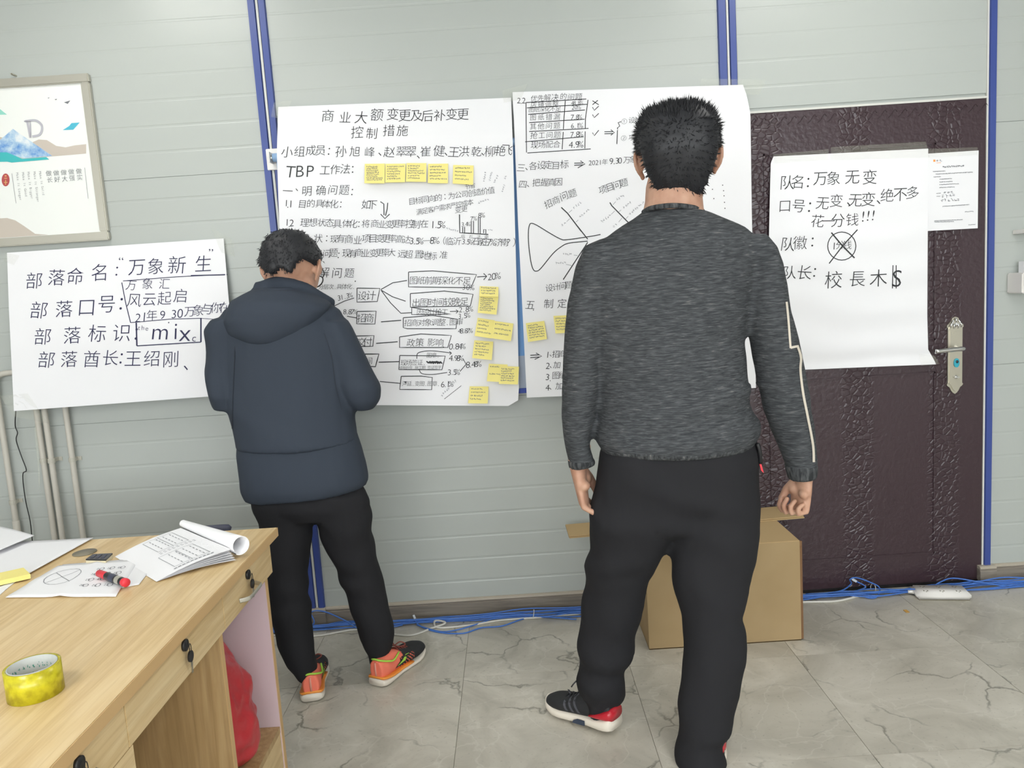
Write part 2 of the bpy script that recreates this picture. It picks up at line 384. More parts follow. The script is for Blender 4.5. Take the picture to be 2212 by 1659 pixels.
g.build('cast_crest', chrome, door, True)
g = G().tube(smooth_path([(xc+.012,-.012,1.012),(xc+.012,-.045,1.013),(xc+.004,-.056,1.013),(xc-.03,-.058,1.013),(xc-.105,-.056,1.009)],5), .0095, 14)
g.build('door_handle', chrome, door, True)
g = G().prism([(xc+.003+.0115*math.cos(a),-.016,.952+.019*math.sin(a)) for a in [k*PI/10 for k in range(20)]], (0,-.004,0)); g.build('keyhole_cover', tealp, door)
G().ball((xc+.004,-.021,.957), (.0055,.002,.0065)).build('keyhole', blackp, door, True)
g = G().ball((xc+.001,-.018,.893), (.008,.006,.008)); g.box((xc-.009,-.030,.891),(xc+.009,-.022,.896)); g.build('thumb_turn', chrome, door)
G().box((xc-.012,-.0185,1.075),(xc+.008,-.016,1.081)).build('badge', steel, door)
# ------------------------------------------------------------------ sheets of paper with writing
fcur = bpy.data.curves.new('f','FONT'); fcur.resolution_u = 3; fcur.offset = -.009
fob = bpy.data.objects.new('f', fcur); C.objects.link(fob)
GC = {}
def glyph(ch):
    if ch not in GC:
        fcur.body = ch; dg = bpy.context.evaluated_depsgraph_get(); dg.update()
        me = bpy.data.meshes.new_from_object(fob.evaluated_get(dg))
        GC[ch] = ([(v.co.x, v.co.y) for v in me.vertices], [list(p.vertices) for p in me.polygons])
        bpy.data.meshes.remove(me)
    return GC[ch]
class Sheet:
    """paper on the wall given by photo outline rows; Y depth by function of (u,v)"""
    def __init__(s, rows, yf, t=(0,0)):
        s.rows = rows; s.yf = yf; s.bvh = None
    def edge(s, v):
        R = s.rows
        for i in range(len(R)-1):
            if v <= R[i+1][0] or i == len(R)-2:
                a = (v-R[i][0])/(R[i+1][0]-R[i][0]); return [R[i][k]*(1-a)+R[i+1][k]*a for k in (1,2,3,4)]
    def P(s, u, v, off=0):
        xl,yl,xr,yr = s.edge(v); x = xl+(xr-xl)*u; y = yl+(yr-yl)*u
        return W(x, y, s.yf(u, v)-off)
    def uv(s, x, y):
        u = v = .5
        for _ in range(6):
            xl,yl,xr,yr = s.edge(min(max(v,0),1)); u = (x-xl)/max(1,(xr-xl))
            yt = s.edge(0); yb = s.edge(1); a = yt[1]+(yt[3]-yt[1])*u; b = yb[1]+(yb[3]-yb[1])*u
            v = (y-a)/(b-a)
        return u, v
    def px(s, x, y, off=.0012):
        if s.bvh is None: s.mesh()
        d = ray(x, y).normalized(); hit, nn, _, _ = s.bvh.ray_cast(CAM, d)
        if hit is not None: return hit - d*off
        u, v = s.uv(x, y); return W(x, y, s.yf(min(max(u,0),1), min(max(v,0),1))-off)
    def mesh(s, nu=40, nv=50):
        vs = [s.P(i/nu, j/nv) for j in range(nv+1) for i in range(nu+1)]
        fs = [[j*(nu+1)+i, j*(nu+1)+i+1, (j+1)*(nu+1)+i+1, (j+1)*(nu+1)+i] for j in range(nv) for i in range(nu)]
        s.bvh = BVHTree.FromPolygons(vs, fs)
        k = len(vs); vs += [p+V((0,.0006,0)) for p in vs]
        fs += [[q+k for q in f[::-1]] for f in fs]
        return vs, fs
class Ink:
    def __init__(s, sheet, conv=lambda x,y:(x,y)): s.s = sheet; s.g = G(); s.c = conv
    def ch(s, c, x, y, size, rot=0, jit=1, sq=1.0):
        if c == ' ': return
        vs, fs = glyph(c); cx = .5 if ord(c) > 0x2000 else (max(p[0] for p in vs)+min(p[0] for p in vs))/2
        cyy = .38
        if c in '：、“”（）': cx = (max(p[0] for p in vs)+min(p[0] for p in vs))/2; cyy = (max(p[1] for p in vs)+min(p[1] for p in vs))/2
        a = rot + random.uniform(-.06,.06)*jit; sz = size*random.uniform(1-.06*jit,1+.06*jit); sh = .10*jit
        out = []
        for gx, gy in vs:
            lx = (gx-cx)*sz*sq+sh*(gy-cyy)*sz; ly = -(gy-cyy)*sz
            out.append(s.s.px(x+lx*math.cos(a)-ly*math.sin(a), y+lx*math.sin(a)+ly*math.cos(a)))
        s.g.add(out, fs)
    def at(s, items, size, rot=0):
        for c, x, y in items:
            X, Y = s.c(x, y); s.ch(c, X, Y, size*(1.15 if ord(c) > 0x2000 else 1.25), rot)
    def line(s, text, a, b, size, jit=1):
        xa, ya = s.c(*a); xb, yb = s.c(*b); wts = [1.0 if ord(c) > 0x2000 else .6 for c in text]; tot = sum(wts); acc = 0
        rot = math.atan2(yb-ya, xb-xa); size = min(size, math.hypot(xb-xa, yb-ya)/tot*(1.0 if any(ord(c) > 0x2000 for c in text) else 1.5))
        for c, wt in zip(text, wts):
            t = (acc+wt/2)/tot; acc += wt
            s.ch(c, xa+(xb-xa)*t, ya+(yb-ya)*t, size*(1.15 if ord(c) > 0x2000 else 1.25), rot, jit)
    def pl(s, pts, w=2.0, conv=True, closed=False, sm=0):
        P = [s.c(*p) if conv else p for p in pts]
        if closed: P.append(P[0])
        if sm: P = [(q.x,q.y) for q in smooth_path([V((p[0],p[1],0)) for p in P], sm)]
        # subdivide
        Q = [P[0]]
        for a, b in zip(P, P[1:]):
            n = max(1, int(math.hypot(b[0]-a[0], b[1]-a[1])/14))
            Q += [(a[0]+(b[0]-a[0])*k/n, a[1]+(b[1]-a[1])*k/n) for k in range(1,n+1)]
        vs = []
        for i, p in enumerate(Q):
            a = Q[max(i-1,0)]; b = Q[min(i+1,len(Q)-1)]; d = math.hypot(b[0]-a[0], b[1]-a[1]) or 1
            nx, ny = -(b[1]-a[1])/d*w/2, (b[0]-a[0])/d*w/2
            vs += [s.s.px(p[0]+nx,p[1]+ny), s.s.px(p[0]-nx,p[1]-ny)]
        s.g.add(vs, [[2*i,2*i+1,2*i+3,2*i+2] for i in range(len(Q)-1)])
    def scrib(s, x0, y0, x1, y1, h, w=.9, dens=1):
        """a run of tiny illegible handwriting"""
        X0,Y0 = s.c(x0,y0); X1,Y1 = s.c(x1,y1); L = math.hypot(X1-X0,Y1-Y0); n = max(1,int(L/h*dens)); dx,dy = (X1-X0)/L,(Y1-Y0)/L
        for i in range(n):
            cx = X0+(X1-X0)*(i+.5)/n; cy = Y0+(Y1-Y0)*(i+.5)/n
            for _ in range(3):
                a = random.choice((0,0,PI/2,.9)); r = h*.42
                ox,oy = random.uniform(-.3,.3)*h, random.uniform(-.35,.35)*h
                s.pl([(cx+ox-math.cos(a)*r*.8, cy+oy-math.sin(a)*r*.8),(cx+ox+math.cos(a)*r*.8, cy+oy+math.sin(a)*r*.8)], w, conv=False)
    def build(s, name, m, parent): return s.g.build(name, m, parent, kind='stuff')
def nz(p, sc_): return noise.noise(V(p)*sc_)
# ---- poster 1 (left, team name sheet)
P1 = Sheet([(0,15,546,483,515),(.35,19,665,492,622),(1,30,888,512,852)],
           lambda u,v: -.012-.02*u*v-.006*nz((u*3,v*3,1),1)-(.012*max(0,v-.75)*4*max(0,.3-u)*3)-(.05*v*(1-u)*.6+.03 if v>.6 else (.05*v*(1-u)*.6+.03*v/.6)))
t = thing('paper_poster', 'landscape white handwritten sheet in blue-black marker taped up below the framed print', 'poster', (-1.7,-.03,1.3))
v,f = P1.mesh(); obj('sheet', v, f, papr, t, True)
k = Ink(P1, lambda x,y:(x/3.687, 480+y/3.687))
k.at([('部',272,465),('落',450,440),('命',600,430),('名',795,400),('万',1090,355),('象',1240,350),('新',1410,340),('生',1620,330)], 35)
k.at([('：',930,390),('“',965,290),('”',1680,225)], 26)
k.at([('部',310,700),('落',510,690),('口',690,675),('号',850,650),('：',965,650)], 36)
k.at([('部',340,910),('落',575,900),('标',775,885),('识',970,880),('：',1085,890)], 36)
k.at([('部',370,1095),('落',550,1090),('酋',730,1090),('长',880,1080),('：',965,1085),('王',1060,1085),('绍',1210,1085),('刚',1360,1090),('、',1480,1160)], 33)
k.at([('万',1045,500),('象',1175,490),('汇',1310,490)], 22); k.at([('风',1070,620),('云',1190,612),('起',1310,605),('启',1440,585)], 27)
k.at([('2',1100,758),('1',1150,750),('年',1210,740),('9',1295,735),('.',1345,765),('3',1385,728),('0',1435,722),('万',1510,710),('象',1580,702),('与',1650,690),('你',1720,680),('在',1790,678)], 22)
k.at([('t',1108,838),('h',1138,838),('e',1170,843)], 12); k.at([('m',1278,862),('i',1400,858),('x',1475,872)], 43); k.at([('c',1547,918)], 18)
k.pl([(980,468),(1400,435),(1810,415)], 1.6); k.pl([(970,480),(1000,640),(1040,800)], 2); k.pl([(1040,800),(1350,772),(1600,765)], 1.6); k.pl([(1600,765),(1760,777)],1.2)
k.pl([(1085,800),(1090,985)], 3.2); k.pl([(1090,985),(1600,955)], 2.2); k.pl([(1600,955),(1600,762)], 3.2); k.pl([(1520,425),(1810,418)], 2.4)
k.build('handwriting', inkb, t)
# ---- roller blind behind the centre posters
bl = thing('roller_blind', 'pale blue roller blind hanging behind the two large centre posters', 'blind', (0,-.05,1.9))
a = W(590,341,-.042); b_ = V((.75,-.042,a.z))
G().tube([a, b_], .017, 16).build('roller_tube', tubem, bl, True)
zt, zb = a.z, W(1133,850,-.06).z
def strip(z0, z1, m, nm): G().box((a.x+.012,-.0425,z0),(b_.x-.02,-.0405,z1)).build(nm, m, bl)
strip(W(1133,768,-.04).z, zt, blindm, 'blind_cloth'); strip(W(1133,840,-.04).z, W(1133,768,-.04).z, blindg, 'pale_border')
G().box((a.x+.012,-.047,zb),(b_.x-.02,-.037,W(1133,838,-.04).z)).build('bottom_bar', blindd, bl)
for x in (a.x-.004, b_.x+.004):
    g = G().box((x-.03,-.017,a.z-.042),(x+.03,-.011,a.z+.04), bev=.002); g.build('bracket_plate', whitep, bl)
    g = G().box((x-.006,-.072,a.z-.02),(x-.002,-.012,a.z+.02)); g.build('bracket_arm', whitep, bl)
    G().cyl((x-.012,-.042,a.z),(x+.006,-.042,a.z), .012).build('end_cap', steel, bl, True)
# ---- poster 2
def yf2(u,v):
    hump = -.078 if v > .13 else -.022-.056*(v/.13)
    return hump-.004*nz((u*2.2,v*3,4),1)+(.012*(v-.2) if v>.2 else 0)-.02*max(0,v-.93)*8*(1-abs(u-.5))
P2 = Sheet([(0,601,231,1104,211),(.17,598,330,1108,320),(.4,604,500,1112,470),(.72,618,700,1118,690),(.95,628,848,1121,838),(.985,631,866,1119,866),(1,634,874,1098,877)], yf2)
t = thing('paper_poster', 'large handwritten flipchart sheet with eleven yellow notes behind the person in the black jacket', 'poster', (-.4,-.05,1.5))
v,f = P2.mesh(44,60); obj('sheet', v, f, papr, t, True)
poster2 = t
k = Ink(P2, lambda x,y:(580+x/4.096, 200+y/4.096))
k.at([('商',525,205),('业',680,220),('大',820,220),('额',960,195),('变',1100,190),('更',1205,200),('及',1310,200),('后',1405,205),('补',1515,200),('变',1620,190),('更',1720,190)], 25)
k.at([('控',785,350),('制',915,360),('措',1065,335),('施',1185,335)], 24)
k.at([('小',165,525),('组',275,520),('成',375,510),('员',460,510),('：',535,520),('孙',640,520),('旭',765,520),('峰',895,525),('、',985,545),('赵',1070,525),('翠',1175,520),('翠',1260,520),('、',1325,570),('崔',1390,520),('健',1510,515),('、',1570,545),('王',1640,525),('洪',1730,520),('乾',1840,520),('、',1895,545),('柳',1960,520),('艳',2050,515),('飞',2110,505)], 22)
k.at([('T',195,695),('B',280,690),('P',370,690)], 30); k.at([('工',500,685),('作',590,680),('法',680,675),('：',745,680)], 20)
k.at([('一',170,870),('、',250,860),('明',340,870),('确',465,865),('问',570,860),('题',670,860),('：',740,880)], 20)
k.at([('1',158,975),('.',175,985),('1',198,982),('目',300,985),('的',375,980),('具',450,980),('体',510,985),('化',580,985),('：',640,990)], 17)
k.at([('如',865,990),('下',920,990)], 20); k.pl([(990,965),(1020,985),(1022,1085)], 2); k.pl([(1055,975),(1050,1030),(1035,1090)], 2); k.pl([(992,1075),(1030,1115),(1072,1075)], 2)
k.line('目标同向的：为公司创造价值', (1240,965), (2000,860), 18); k.line('满足客户需求严控成本', (1310,1060), (1810,965), 16); k.line('变更', (1650,1040), (1760,1025), 13); k.line('节省', (1740,835), (1830,820), 12)
k.at([('1',165,1145),('.',185,1158),('2',205,1150),('理',320,1150),('想',395,1148),('状',470,1150),('态',540,1150),('具',610,1160),('体',690,1158),('化',750,1160),('：',800,1165),('将',860,1160),('商',940,1158),('业',1005,1165),('变',1070,1165),('更',1125,1160),('率',1180,1160),('控',1250,1160),('制',1305,1165),('在',1380,1160)], 17)
k.line('1.5%', (1440,1165), (1555,1165), 18)
k.at([('状',440,1290),('：',515,1290),('现',580,1295),('有',640,1290),('商',710,1295),('业',790,1305),('项',865,1290),('目',925,1290),('变',985,1290),('更',1040,1290),('率',1095,1290),('高',1160,1295),('达',1225,1300),('—',1400,1300),('（',1555,1310),('临',1600,1315),('沂',1670,1315),('石',1835,1315),('家',1880,1320),('庄',1918,1320),('济',2040,1325),('南',2090,1325),('？',2140,1325),('）',2175,1325)], 17)
k.line('3.5%', (1255,1310), (1360,1310), 18); k.line('8%', (1430,1305), (1505,1305), 18); k.line('3.5%', (1715,1315), (1800,1320), 17); k.line('7%', (1940,1320), (2000,1320), 17)
k.at([('问',515,1425),('题',575,1415),('：',620,1440),('现',690,1420),('有',745,1425),('商',800,1415),('业',860,1420),('变',930,1420),('更',985,1415),('率',1035,1415),('大',1090,1415),('远',1180,1425),('超',1240,1430),('置',1330,1430),('地',1390,1440),('标',1455,1445),('准',1550,1435)], 17)
k.pl([(1690,1078),(1692,1240),(1945,1255)], 2.2)
for x0,x1,y0 in ((1718,1735,1190),(1793,1814,1138),(1857,1873,1105),(1903,1923,1212)): k.pl([(x0,1244),(x0,y0),(x1,y0),(x1,1248)], 1.7)
k.line('3.4%', (1710,1165), (1778,1160), 11); k.line('7%', (1785,1115), (1840,1110), 11); k.line('8%', (1855,1085), (1910,1080), 12)
k.line('临 石 济 南', (1700,1272), (1950,1280), 8)
k.c = lambda x,y:(580+x/3.95, 540+y/3.95)
k.at([('解',475,190),('问',585,195),('题',690,195),('.',745,232)], 21); k.line('分层次.具体化.', (425,315), (740,310), 13)
k.line('31.3%', (590,410), (712,380), 13); k.line('8.87%', (640,525), (752,525), 13)
def bx(pts, w=1.8): k.pl(pts, w, closed=True)
bx([(755,325),(950,328),(928,440),(755,445)]); k.at([('设',800,390),('计',875,388)], 19)
bx([(755,525),(918,522),(908,632),(752,630)]); k.at([('招',795,580),('商',860,580)], 18)
bx([(700,735),(900,730),(890,822),(700,825)]); k.at([('交',795,785),('付',845,785)], 18)
bx([(700,888),(942,888),(912,996),(700,985)], 2.2); k.at([('间',858,945)], 14)
bx([(1195,188),(1400,178),(1775,210),(1728,322),(1195,315)]); k.line('图纸前期深化不足', (1205,258), (1725,262), 17); k.line('30%', (1650,315), (1755,318), 13)
k.pl([(1780,230),(1860,225)], 1.8); k.pl([(1835,200),(1862,225),(1835,255)], 1.8); k.line('20%', (1870,230), (1975,215), 17)
bx([(1210,372),(1500,350),(1745,378),(1722,478),(1210,488)]); k.line('出图时间较晚足', (1225,450), (1705,438), 17); bx([(1222,490),(1222,552),(1560,548)],1.6)
k.line('因设计抢工', (1265,530), (1530,528), 15); k.pl([(1548,525),(1618,523)], 1.6); k.pl([(1600,510),(1620,523),(1600,540)], 1.6)
k.line('2.8%', (1625,508), (1740,500), 14); k.line('3.5%', (1620,565), (1715,552), 13)
k.pl([(958,338),(1060,280),(1182,260)], 1.8); k.pl([(960,342),(1060,400),(1170,437)], 1.8); k.pl([(962,345),(1040,450),(1130,540),(1222,535)], 1.8); k.pl([(545,485),(650,435),(730,410)], 1.6); k.pl([(670,565),(752,580)], 1.6)
bx([(1150,578),(1400,558),(1610,590),(1600,672),(1185,672),(1150,662)]); k.line('招商对象调整.图审', (1160,622), (1660,612), 16); k.line('48.87%', (1620,690), (1735,685), 13); k.pl([(960,613),(1132,600)], 2)
bx([(1118,742),(1300,716),(1560,730),(1530,832),(1118,832)]); k.at([('政',1215,790),('策',1290,788),('影',1390,788),('响',1460,790),('.',1495,800)], 17); k.line('0.84%', (1545,822), (1675,818), 15); k.pl([(918,797),(1102,783)], 2)
bx([(1120,900),(1508,905),(1480,1022),(1112,1020)]); k.line('现场签证.', (1130,962), (1345,958), 15); k.line('成我后生.施工期 签证签字', (1112,1008), (1475,1000), 10)
for i in range(14): k.pl([(1348+i*9,945+random.uniform(0,12)),(1365+i*9,972-random.uniform(0,12))], 2.6)
k.line('图章.', (1350,898), (1460,898), 13)
k.line('4.98%', (1545,920), (1655,920), 14); k.pl([(1265,928),(1275,880),(1350,862),(1450,865),(1560,880)], 1.6, sm=4); k.pl([(1543,866),(1562,880),(1545,895)],1.6)
k.line('3.5%', (1532,1042), (1625,1038), 14); k.line('8.48%', (1690,978), (1808,968), 16); k.pl([(1658,925),(1686,975),(1634,1036)], 1.6); k.pl([(940,958),(1118,952)], 2); k.pl([(1288,1025),(1310,1055),(1400,1062),(1525,1045)], 1.5, sm=4)
bx([(1132,1078),(1300,1076),(1398,1088),(1392,1192),(1120,1190)]); k.line('河延.变图.图章.', (1140,1140), (1465,1140), 16); k.line('6.1%', (1475,1145), (1570,1140), 16); k.pl([(950,1122),(1122,1138)], 1.7)
k.pl([(1500,1272),(1645,1158)], 1)
k.build('handwriting', ink, t)
k = Ink(P2, lambda x,y:(580+x/4.096, 200+y/4.096))
for a_ in ((1905,790,1920,700,4),(1955,780,1975,700,4),(1995,800,2030,730,4),(2065,885,2090,810,4),(2090,770,2100,730,4),(1850,980,1950,940,5),(1575,1200,1680,1225,4),(1940,1215,1985,1215,3)): k.scrib(*a_, .7)
k.c = lambda x,y:(580+x/3.95, 540+y/3.95); k.scrib(1475,1250,1600,1110,5,.7)
k.build('faint_handwriting', inkf, t)
# ---- poster 3
def yf3(u,v):
    hump = -.072 if v > .13 else -.022-.05*(v/.13)
    hump = -.02 if u > .97 and v < .05 else hump
    return hump*(1-.1*u)-.004*nz((u*2.2,v*3,9),1)+.01*v
P3 = Sheet([(0,1107,199,1605,183),(.04,1108,226,1613,206),(.09,1110,255,1621,245),(.42,1119,480,1624,460),(1,1138,859,1633,838)], yf3)
t = thing('paper_poster', 'large handwritten flipchart sheet with table and fishbone drawing behind the person in grey', 'poster', (.4,-.04,1.5))
v,f = P3.mesh(44,60); obj('sheet', v, f, papr, t, True)
k = Ink(P3, lambda x,y:(1090+x/5.186, 180+y/5.186))
k.at([('2',160,190),('.',190,195),('2',215,190),('优',330,170),('先',405,165),('解',480,158),('决',565,155),('的',660,145),('问',745,152),('题',830,150)], 14)
for q in ([(240,215),(915,175)],[(250,275),(925,235)],[(265,348),(900,298)],[(275,440),(895,402)],[(275,540),(940,505)],[(230,655),(885,598)],[(255,780),(965,735)],[(240,215),(245,775)],[(680,195),(665,400),(645,740)],[(935,185),(905,400),(900,730)]): k.pl(q, 1.7)
for tx,a_,b_2,s_ in (('店铺调整',(285,240),(610,230),12),('图纸深化不足',(270,295),(630,282),11),('图纸错漏',(275,382),(630,372),13),('其他问题',(275,485),(630,470),13),('抢工问题',(285,585),(635,575),14),('现场配合',(295,690),(625,680),15),
    ('48.8%',(745,220),(875,212),10),('20%',(750,270),(850,262),11),('7.8%',(745,378),(860,372),13),('6.1%',(745,475),(868,468),13),('7.8%',(740,573),(870,565),14),('4.9%',(725,685),(870,678),16)): k.line(tx,a_,b_2,s_)
k.pl([(985,195),(1055,240)],1.7); k.pl([(1045,190),(985,240)],1.7)
for y in (280,362,565): k.pl([(985,y-12),(1005,y+22),(1055,y-25-(15 if y>500 else 0))],1.7)
k.pl([(1118,543),(1215,540)],1.7); k.pl([(1118,565),(1215,562)],1.7); k.pl([(1190,520),(1230,551),(1190,582)],1.7)
k.pl([(1258,680),(1265,498),(1290,480),(1272,440),(1305,430)],1.8); k.at([('①',1340,425),('设',1425,412),('计',1490,408),('②',1335,612),('项',1425,605)], 13)
k.at([('三',185,945),('、',245,960),('各',320,925),('设',412,915),('定',492,912),('目',575,920),('标',670,905)], 17)
k.pl([(780,895),(880,892)],1.8); k.pl([(780,918),(880,914)],1.8); k.pl([(850,868),(900,902),(820,948)],1.8)
k.line('2021年', (940,890), (1155,878), 16); k.line('9.30', (1180,870), (1310,860), 17); k.at([('万',1370,858),('象',1440,850)], 15)
k.at([('四',205,1130),('、',262,1150),('把',355,1112),('握',450,1108),('真',530,1108),('因',605,1102)], 16)
k.at([('招',490,1350),('商',575,1310),('问',665,1262),('题',760,1232)], 17, -.4); k.at([('项',1100,1190),('目',1180,1160),('问',1258,1138),('题',1335,1112)], 17, -.3)
k.pl([(635,1390),(705,1455),(860,1659)],2.4); k.pl([(1180,1335),(1200,1370),(1385,1558)],2.2)
k.c = lambda x,y:(1090+x/4.149, 480+y/4.149)
k.pl([(860,110),(770,127),(560,157),(500,150),(400,95),(290,28),(240,10),(222,30),(213,90),(216,200),(235,350),(258,425),(290,438),(330,408),(430,285),(500,225),(575,188),(745,170)],2, sm=4)
k.pl([(625,0),(745,152)],2.2); k.pl([(745,180),(640,340),(525,515)],2.2)
k.at([('设',400,588),('计',462,580),('问',522,570),('题',572,560)], 15, -.1); k.at([('五',230,740),('.',262,755),('制',395,730),('定',515,728)], 19)
k.pl([(230,1193),(312,1188)],1.8); k.pl([(230,1215),(312,1208)],1.8); k.pl([(282,1172),(332,1200),(270,1230)],1.8)
k.at([('1',388,1185),('、',412,1195),('招',460,1182),('商',518,1180),('2',388,1285),('、',412,1298),('加',470,1278),('3',385,1385),('.',410,1395),('图',460,1372),('纸',520,1370),('4',385,1480),('、',410,1492),('加',490,1468)], 15)
k.c = lambda x,y:(x,y)
for x,y in ((1561,400),(1539,409),(1563,412),(1564,423),(1542,429),(1565,437),(1566,450)): k.pl([(x-1,y),(x+1,y)],2.2)
k.build('handwriting', ink, t)
k = Ink(P3, lambda x,y:(1090+x/5.186, 180+y/5.186))
for a_ in ((765,1400,860,1330,5),(835,1500,950,1415,5),(630,1600,690,1555,5),(1250,1305,1345,1250,5),(1325,1395,1420,1330,5),(1395,1470,1560,1330,5),(1080,1555,1190,1470,5),(1215,1610,1260,1580,5)): k.scrib(*a_, .7)
for q in ([(720,1450),(755,1418)],[(800,1555),(825,1530)],[(695,1550),(730,1515)],[(1212,1362),(1245,1325)],[(1280,1440),(1305,1418)],[(1355,1520),(1385,1490)],[(1195,1468),(1235,1428)],[(1278,1555),(1315,1508)]): k.pl(q,.9)
k.c = lambda x,y:(1090+x/4.149, 480+y/4.149)
k.scrib(520,288,605,285,4,.7); k.scrib(455,365,550,362,4,.7); k.pl([(620,295),(655,300)],.9); k.pl([(550,378),(600,388)],.9)
k.build('faint_handwriting', inkf, t)
# ---- poster 4 on the door
def yf4(u,v):
    return -.016-.010*math.sin(v*PI)-.0035*math.sin(v*38+3*nz((u*2,v*2,0),1))*min(1,v*3)*(.4+.6*v)-(.03*max(0,v-.93)*14*max(0,u-.9)*8)
P4 = Sheet([(0,1671,338,2005,321),(.03,1665,352,2005,334),(.1,1664,385,2005,368),(.75,1657,690,2003,680),(.9,1655,765,2005,755),(.97,1653,790,2018,778),(1,1652,802,2022,787)], yf4)
t = thing('paper_poster', 'white handwritten team sheet taped to the dark maroon door', 'poster', (1.3,-.02,1.4))
v,f = P4.mesh(36,90); obj('sheet', v, f, papr, t, True)
k = Ink(P4, lambda x,y:(1600+x/3.191, 200+y/3.191))
k.at([('队',320,620),('名',395,615),('：',465,620),('万',550,590),('象',640,590),('无',770,580),('变',890,582)], 29)
k.at([('口',305,780),('号',400,780),('：',475,790),('无',565,760),('变',660,745),('、',745,770),('无',790,740),('变',880,735),('、',950,755),('绝',1010,708),('不',1100,700),('多',1185,690)], 28)
k.at([('花',530,885),('一',605,885),('分',670,880),('钱',770,875),('!',845,850),('!',880,845),('!',915,842)], 27)
k.at([('队',325,1045),('徽',410,1035),('：',495,1030),('队',335,1240),('长',440,1240),('：',510,1240)], 28)
k.pl([(697+97*math.cos(a_*PI/12),1058+97*math.sin(a_*PI/12)) for a_ in range(24)],2,closed=True); k.pl([(610,1178),(700,1060),(805,945)],2.4); k.pl([(625,965),(700,1055),(785,1140)],3)
k.at([('1',645,1055),('分',685,1050),('钱',735,1050)], 17); k.at([('校',640,1290),('長',805,1282),('木',950,1278)], 34); k.at([('S',1078,1275)], 44); k.pl([(1050,1190),(1046,1350)],2); k.pl([(1072,1190),(1072,1350)],2)
k.build('handwriting', ink, t)
# ---- printed notice
P5 = Sheet([(0,2002,332,2114,325),(1,2003,499,2112,493)], lambda u,v: -.014-.004*nz((u*2,v*3,2),1))
t = thing('paper_notice', 'small printed white page taped at the top right of the maroon door', 'notice', (1.85,-.014,1.7))
v,f = P5.mesh(8,12); obj('sheet', v, f, papr, t, True)
k = Ink(P5, lambda x,y:(1600+x/3.191, 200+y/3.191))
k.scrib(1345,472,1390,470,5,.8); k.scrib(1390,512,1545,503,4,.9,1.3)
for a_ in ((1325,545,1410,540),(1345,562,1600,548),(1330,582,1380,579),(1370,598,1455,592),(1370,617,1460,612),(1370,635,1505,628),(1370,655,1475,650),(1350,695,1380,693),(1350,715,1375,713),(1390,785,1575,772),(1545,822,1605,818),(1335,885,1530,875),(1335,893,1470,888),(1570,912,1620,908)): k.scrib(*a_, 2, .5, 1.5)
k.scrib(1395,690,1465,685,6,.8); k.scrib(1385,715,1480,705,7,.8); k.scrib(1380,745,1515,735,7,.8)
k.build('printed_text', inkg, t)
k = Ink(P5, lambda x,y:(1600+x/3.191, 200+y/3.191)); k.pl([(1328,470),(1342,469)],4.5); k.pl([(1350,485),(1380,483)],.8); k.build('orange_logo', orng, t)
# ------------------------------------------------------------------ sticky notes
def note(corners, conv, label, Yb, lines, stub=False, seed=0, dens=1.0):
    random.seed(seed); q = [conv(*c) for c in corners]  # TL TR BR BL
    s_ = Sheet([(0,q[0][0],q[0][1],q[1][0],q[1][1]),(1,q[3][0],q[3][1],q[2][0],q[2][1])], lambda u,v: Yb-.002-.012*v*v-.002*math.sin(u*3))
    c = s_.P(.5,.5)
    t = thing('sticky_note', label, 'note', c, 'yellow sticky notes on the posters')
    v,f = s_.mesh(6,8); obj('note_paper', v, f, notem, t, True)
    k = Ink(s_)
    xl = q[0][0]; 
    for i in range(lines):
        vv = .15+.75*i/max(1,lines-.2); e = s_.edge(vv); a0 = .08; a1 = random.uniform(.6,.95)
        k.scrib(e[0]+(e[2]-e[0])*a0, e[1]+(e[3]-e[1])*a0, e[0]+(e[2]-e[0])*a1, e[1]+(e[3]-e[1])*a1, 3.2, .75, dens)
    k.build('tiny_handwriting', inkg, t)
    return t
c3 = lambda x,y:(580+x/4.096, 200+y/4.096); c4 = lambda x,y:(580+x/3.95, 540+y/3.95); c6 = lambda x,y:(1090+x/4.149, 480+y/4.149)
YB2 = -.083
note([(852,630),(1030,628),(1027,803),(848,802)], c3, 'leftmost yellow sticky note of the row of five under the names line', YB2, 8, seed=1)
note([(1035,630),(1212,628),(1208,792),(1033,796)], c3, 'second yellow sticky note from the left in the row of five', YB2-.002, 6, seed=2)
note([(1220,624),(1397,624),(1394,790),(1216,788)], c3, 'middle yellow sticky note in the row of five', YB2-.004, 6, seed=3)
note([(1413,630),(1590,628),(1587,803),(1410,800)], c3, 'fourth yellow sticky note in the row of five, written in dark ink at top', YB2, 5, seed=4)
note([(1634,640),(1815,645),(1810,816),(1630,805)], c3, 'rightmost yellow sticky note of the row of five, set slightly lower', YB2, 4, seed=5)
note([(1802,308),(1962,315),(1960,400),(1798,395)], c4, 'top yellow sticky note on the right edge, mostly covered by another', YB2, 3, seed=6)
note([(1800,385),(1962,398),(1945,552),(1785,536)], c4, 'yellow sticky note overlapping the top note beside the framed percentages', YB2-.004, 7, seed=7)
note([(1785,578),(1930,600),(1900,755),(1758,733)], c4, 'left one of two tilted yellow notes side by side at the right edge', YB2, 4, seed=8)
note([(1925,605),(2090,628),(2068,778),(1900,752)], c4, 'right one of two tilted yellow notes side by side at the right edge', YB2-.003, 3, seed=9)
note([(1757,770),(1918,782),(1905,940),(1738,922)], c4, 'single yellow sticky note level with the 0.84 percent figure', YB2, 5, seed=10)
note([(1880,970),(2040,978),(2020,1130),(1863,1120)], c4, 'nearly blank yellow note partly under another at the lower right', YB2, 2, seed=11)
note([(1975,990),(2138,996),(2128,1148),(1965,1142)], c4, 'yellow sticky note with five lines at the lower right poster edge', YB2-.004, 6, seed=12)
